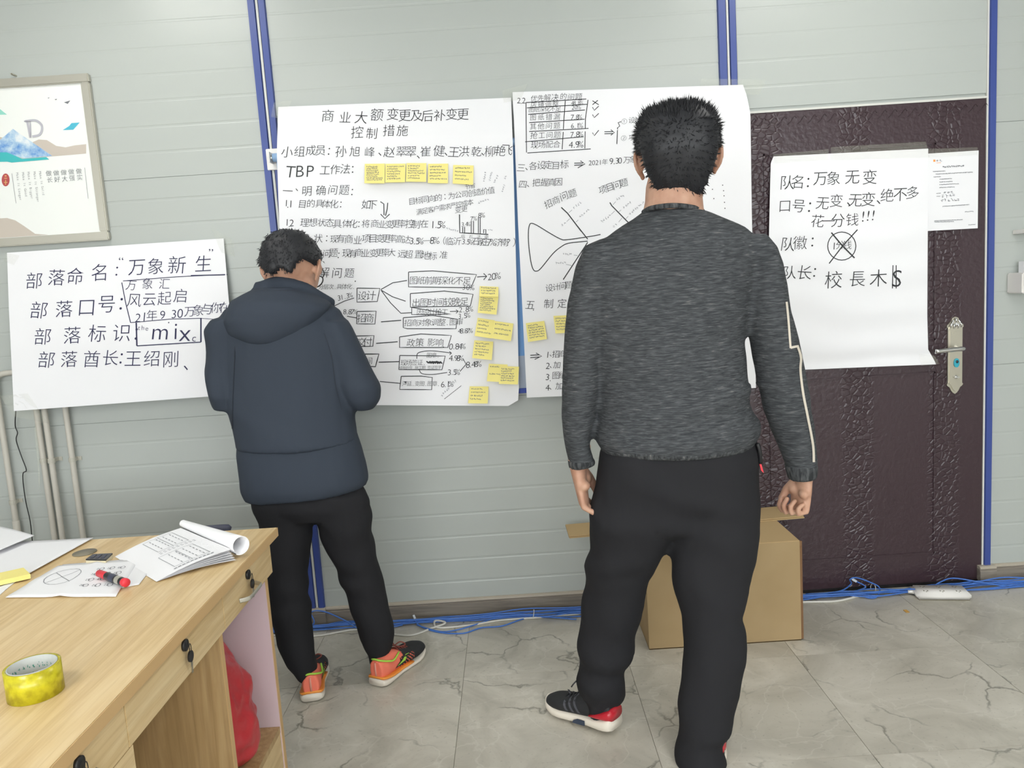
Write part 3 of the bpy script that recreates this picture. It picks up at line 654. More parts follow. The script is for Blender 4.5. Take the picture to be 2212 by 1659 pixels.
note([(1717,1163),(1878,1165),(1870,1310),(1703,1308)], c4, 'bottom yellow sticky note near the lower edge of the poster', YB2, 4, seed=13)
note([(190,905),(355,884),(380,1047),(210,1074)], c6, 'tilted yellow sticky note above the list on the fishbone poster', -.074, 6, seed=14)
note([(438,840),(600,832),(612,990),(456,997)], c6, 'yellow sticky note half hidden by the left arm in grey sleeve', -.074, 5, seed=15)
random.seed(21)
# ------------------------------------------------------------------ clear tape pieces
def tape(quad, Y, label, crumple=.004):
    q = quad; vs = []; n, m = 8, 8
    for j in range(m+1):
        for i in range(n+1):
            u, v_ = i/n, j/m
            x = (q[0][0]*(1-u)+q[1][0]*u)*(1-v_)+(q[3][0]*(1-u)+q[2][0]*u)*v_
            y = (q[0][1]*(1-u)+q[1][1]*u)*(1-v_)+(q[3][1]*(1-u)+q[2][1]*u)*v_
            vs.append(W(x, y, Y-abs(random.gauss(0,crumple))))
    fs = [[j*(n+1)+i, j*(n+1)+i+1, (j+1)*(n+1)+i+1, (j+1)*(n+1)+i] for j in range(m) for i in range(n)]
    tag(obj('tape_strip', vs, fs, tapem), label, 'tape', 'clear tape holding up the papers')
tape([(455,492),(500,515),(508,556),(478,545)], -.02, 'crumpled clear tape at the upper right corner of the landscape sheet')
tape([(12,546),(42,552),(30,572),(8,565)], -.035, 'small clear tape at the upper left corner of the landscape sheet', .002)
tape([(0,855),(60,850),(105,915),(30,900)], -.075, 'clear tape over the lower left corner of the landscape sheet')
tape([(591,222),(632,216),(610,258),(585,252)], -.024, 'clear tape on the blue post at the upper left poster corner', .003)
tape([(1085,196),(1140,180),(1125,215),(1088,222)], -.03, 'clear tape at the top between the two centre posters', .003)
tape([(1515,170),(1655,172),(1640,205),(1510,200)], -.026, 'clear tape at the upper right corner of the fishbone poster', .003)
tape([(1670,334),(1790,322),(1790,345),(1672,352)], -.022, 'clear tape along the upper left edge of the door sheet', .003)
tape([(1795,318),(2000,306),(2008,340),(1795,346)], -.022, 'long crumpled clear tape along the top edge of the door sheet', .005)
tape([(2005,322),(2112,318),(2112,334),(2006,340)], -.02, 'clear tape along the top of the small printed page', .003)
tape([(1985,765),(2018,768),(2030,786),(1990,790)], -.04, 'clear tape at the curled lower right corner of the door sheet', .002)
# ------------------------------------------------------------------ framed print
t = thing('picture_frame', 'aluminium framed print with blue mountain shapes at the upper left wall', 'picture', (-1.9,-.02,2.0))
fx1, fz0, fz1, fx0 = -1.582, 1.672, 2.315, -2.50
g = G(); fw_ = .034; fd = .024
for a_, b_2 in (((fx0,fz1-fw_),(fx1,fz1)),((fx0,fz0),(fx1,fz0+fw_)),((fx0,fz0+fw_),(fx0+fw_,fz1-fw_)),((fx1-fw_,fz0+fw_),(fx1,fz1-fw_))):
    G().box((a_[0],-fd,a_[1]),(b_2[0],-.001,b_2[1]), bev=.004).build('frame_bar', alum, t)
prt = mat('print_paper', lin('#e9ebe8'), .35)
G().box((fx0+.02,-.012,fz0+.02),(fx1-.02,-.004,fz1-.02)).build('print_sheet', prt, t)
cf = lambda x,y:(x/3.95, 100+y/3.95)
def flat(polys, m, nm, lay):
    g = G()
    for p in polys:
        pts = [W(*cf(*q), -.0122-lay*.0003) for q in p]
        pts = [V((min(max(q.x,fx0+.036),fx1-.036),q.y,min(max(q.z,fz0+.036),fz1-.036))) for q in pts]
        g.add(pts, [list(range(len(pts)))])
    g.build(nm, m, t, kind='stuff') if len(polys) > 2 else g.build(nm, m, t)
flat([[(-350,800),(-150,740),(250,830),(330,795),(400,800),(480,850),(560,862),(640,845),(735,835),(735,915),(440,940),(200,960),(-350,1000)]], mat('hill_print', lin('#c3b9ae'), .5), 'printed_hills', 1)
mt = mat('blue_mountain_print', lin('#6f9fcc'), .5); setc(mt, ramp(mt, tnoise(mt, coord(mt), 18, 5, .6), [(.38,lin('#5a8fd0')),(.52,lin('#a9c6de')),(.65,lin('#dfe6ea'))]))
flat([[(110,705),(445,935),(200,957),(60,915),(-120,900),(-60,850)]], mt, 'printed_mountain', 2)
flat([[(-200,905),(60,905),(190,960),(395,945),(420,966),(100,992),(60,985),(-200,990)]], mat('teal_print', lin('#3fb5b8'), .5), 'printed_teal_band', 3)
flat([[(535,715),(590,680),(610,655),(680,650),(625,712)]], mat('leaf_print', lin('#4cb3cc'), .5), 'printed_leaf', 2)
flat([[(-60,585),(-60,545),(0,535),(30,560),(60,583)]], mat('green_hill_print', lin('#8fcfc0'), .5), 'printed_green_hill', 2)
flat([[(-400,1490),(60,1465),(130,1485),(200,1530),(300,1600),(420,1645),(300,1650),(-400,1700)]], MATS['hill_print'], 'printed_lower_hill', 1)
flat([[(545,478),(600,462),(578,492)],[(465,452),(488,448),(478,460)],[(405,440),(425,436),(414,446)]], inkg, 'printed_birds', 2)
sh = Sheet([(0,-120,170,180,160),(1,-60,540,212,510)], lambda u,v:-.0128)
k = Ink(sh, cf)
for c,x,y in (('做',672,1065),('实',680,1118),('做',607,1070),('强',614,1122),('做',543,1075),('大',552,1130),('做',479,1080),('好',487,1135),('做',415,1083),('长',424,1138)): X_,Y_ = cf(x,y); k.ch(c,X_,Y_,13.5,.07*0-.06,0)
for tx,a_,b_2 in (('Make It Solid',(342,1068),(374,1270)),('Make It Stronger',(294,1070),(328,1330)),('Make It Bigger',(243,1072),(275,1302)),('Make It Good',(196,1075),(226,1282)),('Make It Longer',(147,1078),(178,1315))): k.line(tx,a_,b_2,5.6,0)
k.pl([(722,1035),(752,1300)],.7); k.pl([(100,1085),(137,1340)],.7)
k.build('printed_lettering', inkg, t)
k = Ink(sh, cf); X_,Y_ = cf(285,705)
k.pl([(205,640),(228,640),(256,640),(262,780)],3.0); k.pl([(232,640),(258,780)],4.5)
k.pl([(215,640),(300,632),(350,665),(358,710),(335,755),(275,770)],5,sm=4); k.build('printed_letter', mat('grey_letter', lin('#b5b4bd'), .5), t)
flat([[(48+34*math.cos(a_*PI/10),1140+55*math.sin(a_*PI/10)) for a_ in range(20)]], mat('seal_red', lin('#b04a4a'), .5), 'printed_seal', 3)
flat([[(40,1100),(56,1100),(56,1112),(40,1112)],[(36,1122),(60,1122),(60,1130),(36,1130)],[(44,1140),(52,1140),(52,1182),(44,1182)],[(34,1158),(64,1158),(64,1165),(34,1165)]], mat('seal_gold', lin('#d9a26a'), .5), 'seal_mark', 4)
G().cyl((-1.874,-.03,2.328),(-1.874,0,2.328), .004, 10).build('hanging_nail', steel, t)
# ------------------------------------------------------------------ conduits, wire
def pipe(pts, label, clips, coupler=None, r=.0115):
    t = thing('conduit_pipe', label, 'pipe', pts[-1], 'pale conduit pipes on the left wall')
    G().tube(smooth_path(pts,5), r, 14).build('pipe', pvc, t, True)
    for p in clips:
        p = V(p); g = G().tube([p+V((0,0,-.009)),p+V((0,0,.009))], r+.003, 14); g.box((p.x+.004,-.004,p.z-.008),(p.x+.026,-.001,p.z+.008)); g.box((p.x-.012,p.y,p.z-.007),(p.x+.012,-.001,p.z+.007)); g.build('pipe_clip', clipm, t)
    if coupler: G().tube([V(coupler)+V((0,0,-.06)),V(coupler)+V((0,0,.03))], r+.0025, 16).build('coupler', pvc, t, True)
py = -.026
x1 = W(6,937,py).x; ztop = W(10,806,py).z
pipe([(-1.90,py,ztop+.002),(x1+.07,py,ztop),(x1+.025,py,ztop-.006),(x1+.004,py,ztop-.03),(x1,py,ztop-.09),(x1,py,1.0),(x1,py,.5),(x1,py,.05)], 'leftmost pale conduit with elbow at the top, running down the wall', [(x1,py,W(26,1085,py).z)], (x1,py,W(33,1140,py).z))
for px_,yy,lab,yp in ((94,995,'pale conduit pipe, left one of the close pair below the sheet',-.024),(111.4,995,'pale conduit pipe, right one of the close pair below the sheet',-.036),(156.5,993,'pale conduit pipe standing alone right of the close pair',-.026)):
    x = W(px_,yy,yp).x; pipe([(x,yp,1.35),(x,yp,.9),(x,yp,.4),(x,yp,.03)], lab, [(x,yp,W(px_,yy,yp).z)])
G().tube(smooth_path([W(36,860,-.03),W(34,889,-.03),W(33,920,-.02),W(38,935,-.02),W(35,951,-.02),W(46,985,-.02),W(57,1015,-.03),W(50,1022,-.02),W(50,1042,-.02),W(56,1085,-.02),W(65,1125,-.02),W(70,1170,-.02),W(78,1240,-.02),W(86,1330,-.03)],4), .0022, 6).build('thin_wire', blackp, None, True)
tag(bpy.data.objects['thin_wire'], 'thin black wire hanging down the wall beside the conduits', 'wire')
G().prism([W(78,905,-.035),W(82,930,-.035),W(86,1040,-.035),W(84,1060,-.035),W(81,1000,-.035),W(74,930,-.035)], (0,.001,0)).build('tape_strip', tapem)
tag(bpy.data.objects['tape_strip.010'] if 'tape_strip.010' in bpy.data.objects else C.objects[-1], 'long loose clear tape dangling beside the close pair of conduits', 'tape', 'clear tape holding up the papers')
# ------------------------------------------------------------------ box at right wall edge
p = W(2195,590,-.06); z0 = W(2195,634,-.06).z
t = thing('wall_dispenser', 'white plastic box on the wall at the right picture edge', 'dispenser', (p.x+.09,-.05,p.z))
G().box((p.x,-.1,z0),(p.x+.18,-.001,p.z), bev=.004).build('dispenser_body', whitep, t); G().box((p.x+.035,-.09,p.z),(p.x+.15,-.02,p.z+.045)).build('paper_refill', papr, t)
z = W(2208,500,-.05).z
tag(G().box((p.x+.02,-.09,z-.008),(p.x+.3,-.001,z+.008), bev=.002).build('wall_shelf', whitep), 'short white shelf above the white wall box at the right edge', 'shelf')
# ------------------------------------------------------------------ cables on the floor
def cabl(pts, r, m, label, grp, sub=6, plug_end=None, name='network_cable'):
    g = G().tube(smooth_path(pts, sub), r, 8); 
    if plug_end is None: return tag(g.build(name, m, None, True), label, 'cable', grp)
    t = thing(name, label, 'cable', pts[0], grp); g.build('cable_sheath', m, t, True)
    p, d = V(pts[-1]), (V(pts[-1])-V(pts[-2])).normalized(); G().tube([p, p+d*.022], .006, 4).build('plug', plug, t); return t
grpb = 'blue network cables along the skirting'
random.seed(5)
for i in range(9):
    pts = []; x = -1.7
    ph = random.uniform(0,6)
    while x < 2.6:
        spread = .012+.012*abs(math.sin(x*2.2+1))
        pts.append((x, -.062-.012*(i%3)+random.uniform(-1,1)*spread-.010*math.sin(x*1.7), .004+.0052*(i//3)+max(0,.010*math.sin(x*3.1+ph))+random.uniform(0,.003)))
        x += random.uniform(.10,.2)
    cabl(pts, .0029, cabm, 'blue network cable in the bundle lying along the foot of the wall', grpb)
f0 = lambda x,y,z=.004: Zp(x,y,z)
cabl([f0(600,1366),f0(675,1350,.02),W(672,1323,-.05),W(700,1321,-.045),f0(745,1340,.03),f0(790,1362,.01),f0(870,1350,.006)], .0029, cabm, 'blue cable arching up against the skirting beside the blue post', grpb)
cabl([f0(1245,1338,.01),f0(1150,1333),f0(1085,1352),f0(1040,1356),f0(1000,1368),f0(950,1366),f0(915,1356),f0(900,1345,.012),f0(897,1338,.02)], .0029, cabm, 'blue cable looping forward with its clear plug pointing up', grpb, plug_end=1)
cabl([f0(1080,1330,.012),f0(1040,1345,.006),f0(990,1360),f0(950,1364),f0(900,1350,.01)], .0029, cabm, 'blue cable swinging out from the bundle between the two people', grpb)
cabl([f0(1740,1283,.006),f0(1810,1278,.02),f0(1838,1262,.03),W(1836,1252,-.05),W(1850,1248,-.05),W(1880,1258,-.05),f0(1900,1270,.02),f0(1893,1290,.006),f0(1870,1290,.006),f0(1850,1278,.006),f0(1870,1268,.02),f0(1850,1256,.045)], .0029, cabm, 'blue cable in an upright loop with clear plug before the door', grpb, plug_end=1)
cabl([f0(2010,1272,.008),f0(2030,1258,.03),f0(2060,1249,.04),f0(2120,1258,.03),f0(2180,1266,.01),f0(2230,1262,.008)], .0029, cabm, 'blue cable arching over beside the power strip', grpb)
cabl([f0(2095,1262,.02),f0(2140,1251,.04),f0(2180,1247,.045),f0(2240,1250,.04)], .0029, cabm, 'uppermost blue cable crossing the skirting at the right edge', grpb)
grw = 'white cables on the floor'
cabl([f0(580,1372),f0(680,1374),f0(770,1360),f0(850,1370),f0(890,1372),f0(930,1358),f0(962,1346,.012),f0(945,1340,.015),f0(938,1345,.01),f0(950,1356),f0(1020,1350),f0(1080,1340),f0(1160,1334),f0(1255,1326)], .0042, cabw, 'white cable curling across the floor between the two people', grw, name='power_cable')
cabl([f0(1700,1301),f0(1760,1300),f0(1810,1298),f0(1860,1286),f0(1900,1277),f0(1940,1277),f0(1975,1281,.012)], .0046, cabw, 'white cable running from behind the carton to the power strip', grw, name='power_cable')
def tie(x, y): 
    p = f0(x,y,.015); G().tube([p+V((.004*math.sin(a),.022*math.cos(a),.016*math.sin(a))) for a in [k_*PI/8 for k_ in range(17)]], .0018, 6).build('cable_tie', cabw, None, True)
tie(1152,1326); tag(bpy.data.objects['cable_tie'], 'pale tie around the blue bundle left of the carton', 'cable tie')
o = bpy.data.objects['cable_tie']; tie(1886,1270); tag(bpy.data.objects['cable_tie.001'], 'pale tie around the blue bundle in front of the door', 'cable tie')
# power strip
t = thing('power_strip', 'white power strip on the floor before the maroon door', 'power strip', Zp(2030,1290,0))
A = Zp(1985,1297,0); Bp = Zp(2083,1298,0); ang = math.atan2(Bp.y-A.y, Bp.x-A.x)
L_, D_, H_ = .205, .10, .03
def place(o, pos, a): o.matrix_parent_inverse = Matrix.Identity(4); o.location = V(pos)-V(o.parent.location); o.rotation_euler = (0,0,a)
ps0 = V((A.x-.006, A.y-.002, 0))
o = G().box((0,0,.002),(L_,D_,H_), bev=.008).build('strip_body', whitep, t, True); place(o, ps0, ang)
g = G()
for i in range(3):
    for j in range(2):
        cx, cy = .04+i*.062, .03+j*.045
        g.box((cx-.009,cy-.003,H_-.001),(cx-.005,cy+.006,H_+.0006)); g.box((cx+.005,cy-.003,H_-.001),(cx+.009,cy+.006,H_+.0006)); g.box((cx-.002,cy-.011,H_-.001),(cx+.002,cy-.006,H_+.0006))
o = g.build('socket_slots', greyp, t, kind='stuff'); place(o, ps0, ang)
o = G().box((.008,.004,0),(L_-.008,D_-.004,.003)).build('strip_base', greyp, t); place(o, ps0, ang)
o = G().cyl((-.02,.06,.014),(.004,.06,.014), .0065, 12).build('cord_grip', whitep, t, True); place(o, ps0, ang)
p = Zp(1958,1321); g = G(); g.box((p.x-.007,p.y-.012,.0005),(p.x+.007,p.y+.012,.0025)); tag(g.build('paper_scrap', mat('tan_scrap', lin('#c79a4e'), .6)), 'tiny tan scrap on the floor in front of the power strip', 'scrap')
# ------------------------------------------------------------------ carton
bxl, bxr, yfm, ybk, zt_ = .442, 1.013, -.434, -.155, .385
t = thing('cardboard_box', 'large brown cardboard carton on the floor behind the legs of the person in grey', 'box', ((bxl+bxr)/2,-.3,0))
G().box((bxl,yfm,.001),(bxr,yfm+.005,zt_-.001)).build('front_panel', card, t)
G().box((bxl,ybk-.005,.001),(bxr,ybk,zt_-.001)).build('rear_panel', card, t)
G().box((bxl,yfm+.005,.001),(bxl+.005,ybk-.005,zt_-.001)).build('side_panel', card, t)
G().box((bxr-.005,yfm+.005,.001),(bxr,ybk-.005,zt_-.001)).build('side_panel', card, t)
G().box((bxl,yfm,0.0),(bxr,ybk,.004)).build('bottom_panel', card, t)
G().box((bxl,yfm,zt_-.001),(bxr,ybk,zt_+.003), bev=.001).build('top_panel', cardl, t)
g = G(); g.box((bxr+.001,yfm+.004,.004),(bxr+.010,yfm+.012,zt_-.002)); 
g.tube([(bxr+.004,yfm+.006,.006+i*.02+.0) for i in range(19)], [.004+random.uniform(0,.002) for _ in range(19)], 6); g.build('corrugated_edge', carde, t)
# folded sheet lying across the rear of the carton top
q = [Zp(1221.5,1136,.392), Zp(1706.6,1090.4,.392), Zp(1736,1117,.392), Zp(1228.8,1161,.392)]
for a_ in q: a_.y = min(a_.y, -.03)
t = thing('cardboard_sheet', 'folded two-ply cardboard sheet lying across the rear top of the carton', 'cardboard', q[3])
for j, (zz, mm) in enumerate(((.3885,carde),(.394,cardl))):
    G().prism([V((p.x+(0 if j else .002),p.y-(0 if j else .003),zz)) for p in q], (0,0,.004)).build('ply', cardl, t)
G().prism([V((p.x,p.y+.002,.3915)) for p in q], (0,0,.0028)).build('fluting', carde, t)
# ------------------------------------------------------------------ desks
def desk(x0, x1, label, front=True):
    y0, y1 = -2.262, -1.056; t = thing('office_desk', label, 'desk', ((x0+x1)/2,(y0+y1)/2,0))
    G().box((x0,y0,.725),(x1,y1,.75), bev=.0015).build('desktop', [oak], t)
    G().box((x1,y0,.7255),(x1+.0012,y1,.7495)).build('edge_band', edgeb, t)
    xf = x1-.025
    def pan(y, nm, m, m2=None):
        G().box((x0+.02,y,0),(xf-.02,y+.018,.725)).build(nm, m, t)
        G().box((xf-.02,y,0),(xf-.019+.001,y+.018,.725)).build('edge_strip', edgeb, t)
    pan(-1.076, 'end_panel', lilac); pan(-1.436, 'divider_panel', oakd); pan(-1.92, 'divider_panel', oakd); pan(-2.255, 'end_panel', lilac)
    G().box((x0+.02,-2.24,.35),(x0+.038,-1.06,.725)).build('modesty_panel', oakd, t)
    for (a_, b_2, h, kk) in ((-1.438,-1.060,1,'f'),(-1.919,-1.441,0,'m'),(-2.255,-1.922,1,'n')):
        d = G().box((xf-.016,a_,.620),(xf,b_2,.7235), bev=.001).build('drawer', oak, t)
        yc = (a_+b_2)/2
        lk = {'f':-1.262,'m':-1.665,'n':-2.075}[kk]; zl = .690
        G().cyl((xf,lk,zl),(xf+.006,lk,zl), .0125, 20).build('lock', blackp, d, True)
        g = G(); yk = lk+.002; zk = zl-.026
        g.tube([(xf+.010+.001*i,yk,zk+.012+.006*math.sin(i)) for i in range(2)], .001, 6)
        g.tube([(xf+.012,yk+.0125*math.cos(a)*.35,zk+.017+.011*math.sin(a)) for a in [i*PI/6 for i in range(13)]], .0008, 6)
        g.cyl((xf+.009,yk,zk),(xf+.0125,yk,zk), .012, 22); 
        g.box((xf+.0097,yk-.0028,zk-.036),(xf+.0117,yk+.0028,zk-.010), 1); g.box((xf+.0095,yk-.005,zk-.022),(xf+.0119,yk+.005,zk-.010), 1)
        g.build('key', [blackp, steel], d)
        if h:
            yh = yc if kk == 'f' else -2.09; yh = -1.272 if kk == 'f' else yh
            g = G(); pts = smooth_path([(xf,yh-.062,.648),(xf+.018,yh-.050,.648),(xf+.022,yh-.035,.648),(xf+.022,yh+.035,.648),(xf+.018,yh+.050,.648),(xf,yh+.062,.648)],4)
            g.loft([(p, V((0,0,.006)), V((.0022,.001,0))) for p in pts], 8); g.build('drawer_handle', alum, d, True)
    # open compartment base under the far drawer and pedestal door near the camera
    G().box((x0+.04,-1.417,.14),(xf-.022,-1.077,.158)).build('shelf', oakd, t); G().box((xf-.04,-1.417,0),(xf-.023,-1.077,.14)).build('plinth', oak, t)
    if front: G().box((xf-.018,-2.236,.05),(xf-.002,-1.905,.617)).build('pedestal_door', oak, t)
    return t
desk(-1.302,-.70, 'oak laminate desk with three keyed drawers at the lower left')
desk_b = thing('office_desk', 'second oak laminate desk pushed against the first at the left edge', 'desk', (-1.6,-1.66,0))
G().box((-1.906,-2.262,.725),(-1.304,-1.056,.75), bev=.0015).build('desktop', oak, desk_b)
G().box((-1.886,-1.076,0),(-1.33,-1.058,.725)).build('end_panel', lilac, desk_b); G().box((-1.886,-2.255,0),(-1.33,-2.237,.725)).build('end_panel', lilac, desk_b); G().box((-1.345,-2.236,.35),(-1.33,-1.077,.725)).build('modesty_panel', oakd, desk_b)
# grommet
c = Zp(183,1194.6,.75); tag(G().cyl((c.x,c.y,.7502),(c.x,c.y,.7525), .030, 32).build('cable_grommet', greyp, None, True), 'round grey-brown cable grommet cover in the desktop', 'grommet')
# ---- papers on desk
def dpaper(pts, z, label, cat='paper', thick=.0012, m=papr, nm='paper_sheet', curl=None, texts=None):
    t = thing(nm, label, cat, Zp(pts[0][0],pts[0][1],z))
    n = 14; vs = []
    P = [Zp(x,y,z) for x,y in pts]   # 4 corners order around
    for j in range(n+1):
        for i in range(n+1):
            u,v_ = i/n,j/n; p = (P[0]*(1-u)+P[1]*u)*(1-v_)+(P[3]*(1-u)+P[2]*u)*v_
            h = curl(u,v_) if curl else 0
            vs.append(p+V((0,0,h)))
    fs = [[j*(n+1)+i, j*(n+1)+i+1, (j+1)*(n+1)+i+1, (j+1)*(n+1)+i] for j in range(n) for i in range(n)]
    k0 = len(vs); vs += [p-V((0,0,thick)) for p in vs]; fs += [[q_+k0 for q_ in f_[::-1]] for f_ in fs]
    rim = [i for i in range(n)]+[i*(n+1)+n for i in range(n)]+[n*(n+1)+n-i for i in range(n)]+[(n-i)*(n+1) for i in range(n)]
    fs += [[rim[i],rim[(i+1)%len(rim)],rim[(i+1)%len(rim)]+k0,rim[i]+k0] for i in range(len(rim))]
    obj('sheet', vs, fs, m, t, True)
    if texts:
        g = G()
        def at(u,v_): return (P[0]*(1-u)+P[1]*u)*(1-v_)+(P[3]*(1-u)+P[2]*u)*v_+V((0,0,(curl(u,v_) if curl else 0)+.0008))
        for kind, a in texts:
            if kind == 'l': 
                for (u0,v0),(u1,v1) in zip(a,a[1:]):
                    nn = 4
                    for q_ in range(nn):
                        A_=at(u0+(u1-u0)*q_/nn,v0+(v1-v0)*q_/nn); B_=at(u0+(u1-u0)*(q_+1)/nn,v0+(v1-v0)*(q_+1)/nn); d=(B_-A_).normalized(); s_=d.cross(V((0,0,1)))*.0007
                        g.add([A_+s_,B_+s_,B_-s_,A_-s_],[[0,1,2,3]])
            if kind == 't':
                u0,v0,u1,rows,dv = a
                for r_ in range(rows):
                    u = u0
                    while u < u1:
                        w2 = random.uniform(.008,.022); A_=at(u,v0+r_*dv); B_=at(min(u+w2,u1),v0+r_*dv); s_=(at(u,v0+.01+r_*dv)-A_).normalized()*.0013
                        g.add([A_+s_,B_+s_,B_-s_,A_-s_],[[0,1,2,3]]); u += w2+random.uniform(.004,.012)
        g.build('printed_marks', inkg, t, kind='stuff')
    return t
dpaper([(-40,1172),(202,1164),(65,1240),(-150,1290)], .752, 'large white sheet lying over the far left part of the desk', curl=lambda u,v:.004*u**4)
dpaper([(-60,1128),(74,1157),(0,1188),(-120,1210)], .765, 'smaller white sheet lifted on top of the large white sheet', curl=lambda u,v:.006*math.sin(u*3))
dpaper([(-60,1290),(43,1249),(14,1272),(-40,1320)], .7515, 'corner of a white sheet under the yellow note pad')
circ = [(.28+.17*math.cos(a_*PI/9),.42+.24*math.sin(a_*PI/9)) for a_ in range(19)]
fold = lambda u,v: .003*max(0,1-abs(u-.5)*12)+.003*abs(nz((u*3,v*3,0),1))
dpaper([(135,1220),(347,1203),(300,1263),(200,1281)], .7515, 'white printed sheet lying under the folded handout beside the marker', curl=lambda u,v:.001)
tx = [('l',circ),('l',[(.15,.3),(.42,.58)]),('l',[(.18,.6),(.38,.24)])]
for i in range(3):
    for j in range(4): tx.append(('t',(.58+i*.12,.22+j*.16,.62+i*.12,2,.03)))
for i in range(3):
    for j in range(4): tx.append(('l',[(.635+i*.12+.025*math.cos(a_*PI/4),.235+j*.16+.04*math.sin(a_*PI/4)) for a_ in range(9)]))
dpaper([(125,1222),(300,1208),(250,1288),(12,1290)], .7535, 'folded white handout with printed diagrams under the red and black marker', curl=fold, texts=tx)
# booklet with rolled-back cover
t = thing('booklet', 'open printed booklet with its pages rolled back at the desk corner', 'booklet', Zp(400,1200,.76))
A_, B_, Cc, Dd = Zp(390,1140,.785), Zp(500,1186,.782), Zp(338,1256,.752), Zp(248,1202,.752)
n = 12
def page(zoff, dx=0, inset=0.0):
    vs = []
    for j in range(n+1):
        for i in range(n+1):
            u,v_ = i/n,j/n; p = (A_*(1-u)+B_*u)*(1-v_)+(Dd*(1-u)+Cc*u)*v_
            base = .752+(p.z-.752); hz = base+.012*math.sin(min(1,(1-v_))*PI)*.5
            vs.append(V((p.x+dx*(1-v_),p.y-dx*.6*(1-v_),hz+zoff*(1-v_)-.0006)))
    fs = [[j*(n+1)+i, j*(n+1)+i+1, (j+1)*(n+1)+i+1, (j+1)*(n+1)+i] for j in range(n) for i in range(n)]
    return vs, fs
vs, fs = page(0); obj('page', vs, fs, papr, t, True)
for i in range(1,6):
    vs, fs = page(-.0052*i, .004*(i-2)); obj('page', vs, fs, papr, t, True)
g = G()
def bp(u,v_):
    p = (A_*(1-u)+B_*u)*(1-v_)+(Dd*(1-u)+Cc*u)*v_; return V((p.x,p.y,p.z+.006*math.sin((1-v_)*PI)+.0007))
def bl_(a,b,w=.0006):
    for q_ in range(5):
        P_=bp(a[0]+(b[0]-a[0])*q_/5,a[1]+(b[1]-a[1])*q_/5);Q_=bp(a[0]+(b[0]-a[0])*(q_+1)/5,a[1]+(b[1]-a[1])*(q_+1)/5);d=(Q_-P_).normalized();s_=d.cross(V((0,0,1)))*w
        g.add([P_+s_,Q_+s_,Q_-s_,P_-s_],[[0,1,2,3]])
for (u0,v0,u1,v1) in ((.06,.18,.42,.62),(.55,.22,.9,.7)):
    bl_((u0,v0),(u1,v0)); bl_((u1,v0),(u1,v1)); bl_((u1,v1),(u0,v1)); bl_((u0,v1),(u0,v0)); bl_((u0,(v0+v1)/2),(u1,(v0+v1)/2))
    for r_ in range(4):
        for c_ in range(5):
            vv=v0+.06+r_*.1; uu=u0+.03+c_*.065; bl_((uu,vv),(uu+.035,vv),.001)
for r_ in range(2):
    for c_ in range(9): bl_((.46+r_*.03,.12+c_*.06),(.46+r_*.03,.155+c_*.06),.0009)
for c_ in range(10): bl_((.94,.2+c_*.055),(.94,.24+c_*.055),.0018)
g.build('printed_marks', inkg, t, kind='stuff')
r_ = .022; P0, P1_ = Zp(395,1131,.79), Zp(520,1178,.785); ax = (P1_-P0).normalized(); sd = V((0,0,1)).cross(ax).normalized(); up_ = ax.cross(sd)*1
if up_.z < 0: up_ = -up_
g = G(); N = 28
vs = []
for s_ in range(9):
    c_ = P0.lerp(P1_, s_/8); rr = .011+(.014)*s_/8
    for i in range(N+1):
        a = -2.2+2*PI*.93*i/N; k_ = rr*(1-.12*i/N)
        vs.append(c_+sd*math.cos(a)*k_+up_*math.sin(a)*k_)
fs = [[s_*(N+1)+i,s_*(N+1)+i+1,(s_+1)*(N+1)+i+1,(s_+1)*(N+1)+i] for s_ in range(8) for i in range(N)]
k0 = len(vs); vs2 = []
for s_ in range(9):
    c_ = P0.lerp(P1_, s_/8); rr = .009+(.014)*s_/8
    for i in range(N+1):
        a = -2.2+2*PI*.93*i/N; k_ = rr*(1-.12*i/N); vs2.append(c_+sd*math.cos(a)*k_+up_*math.sin(a)*k_)
vs += vs2; fs += [[q_+k0 for q_ in f_[::-1]] for f_ in fs]; fs += [[8*(N+1)+i,8*(N+1)+i+1,8*(N+1)+i+1+k0,8*(N+1)+i+k0] for i in range(N)]
obj('rolled_pages', vs, fs, papr, t, True)
# note pad
q = [Zp(-60,1262,.765),Zp(-20,1244,.765),Zp(50,1227,.765),Zp(65,1240,.765)]
P_ = [Zp(50,1227,.764), Zp(65,1241,.764)]; dirx = (Zp(0,1238,.764)-Zp(50,1227,.764)).normalized()
t = thing('note_pad', 'thick pad of yellow sticky notes at the left desk edge', 'note pad', P_[1])
poly = [P_[1], P_[0], P_[0]+dirx*.12, P_[1]+dirx*.12]
poly = [V((p.x,p.y,.754)) for p in poly]
for i in range(5): G().prism([p+V((.0004*(i%2),.0003*i,.0022*i)) for p in poly], (0,0,.0020)).build('note_block', notem, t)
# small dark device
t = thing('dark_case', 'small black flat case with cream side next to the grommet', 'case', Zp(210,1205,.75))
q = [Zp(185,1207,.764),Zp(200,1196,.764),Zp(243,1194,.764),Zp(228,1208,.764)]; 
G().prism([V((p.x,p.y,.7505)) for p in q], (0,0,.009)).build('case_base', mat('cream_plastic', lin('#d8cdae'), .5), t)
G().prism([V((p.x,p.y,.7596)) for p in q], (0,0,.0035)).build('case_lid', blackp, t)
for i in range(3):
    a = .22+.27*i; p0 = q[0].lerp(q[3],a); p1 = q[1].lerp(q[2],a); p0_ = p0.lerp(p1,.2); p1_ = p0.lerp(p1,.8); s_ = (q[3]-q[0]).normalized()*.004
    G().prism([V((v_.x,v_.y,.7632)) for v_ in (p0_-s_,p1_-s_,p1_+s_,p0_+s_)], (0,0,.0006)).build('lid_ridge', slatep, t)
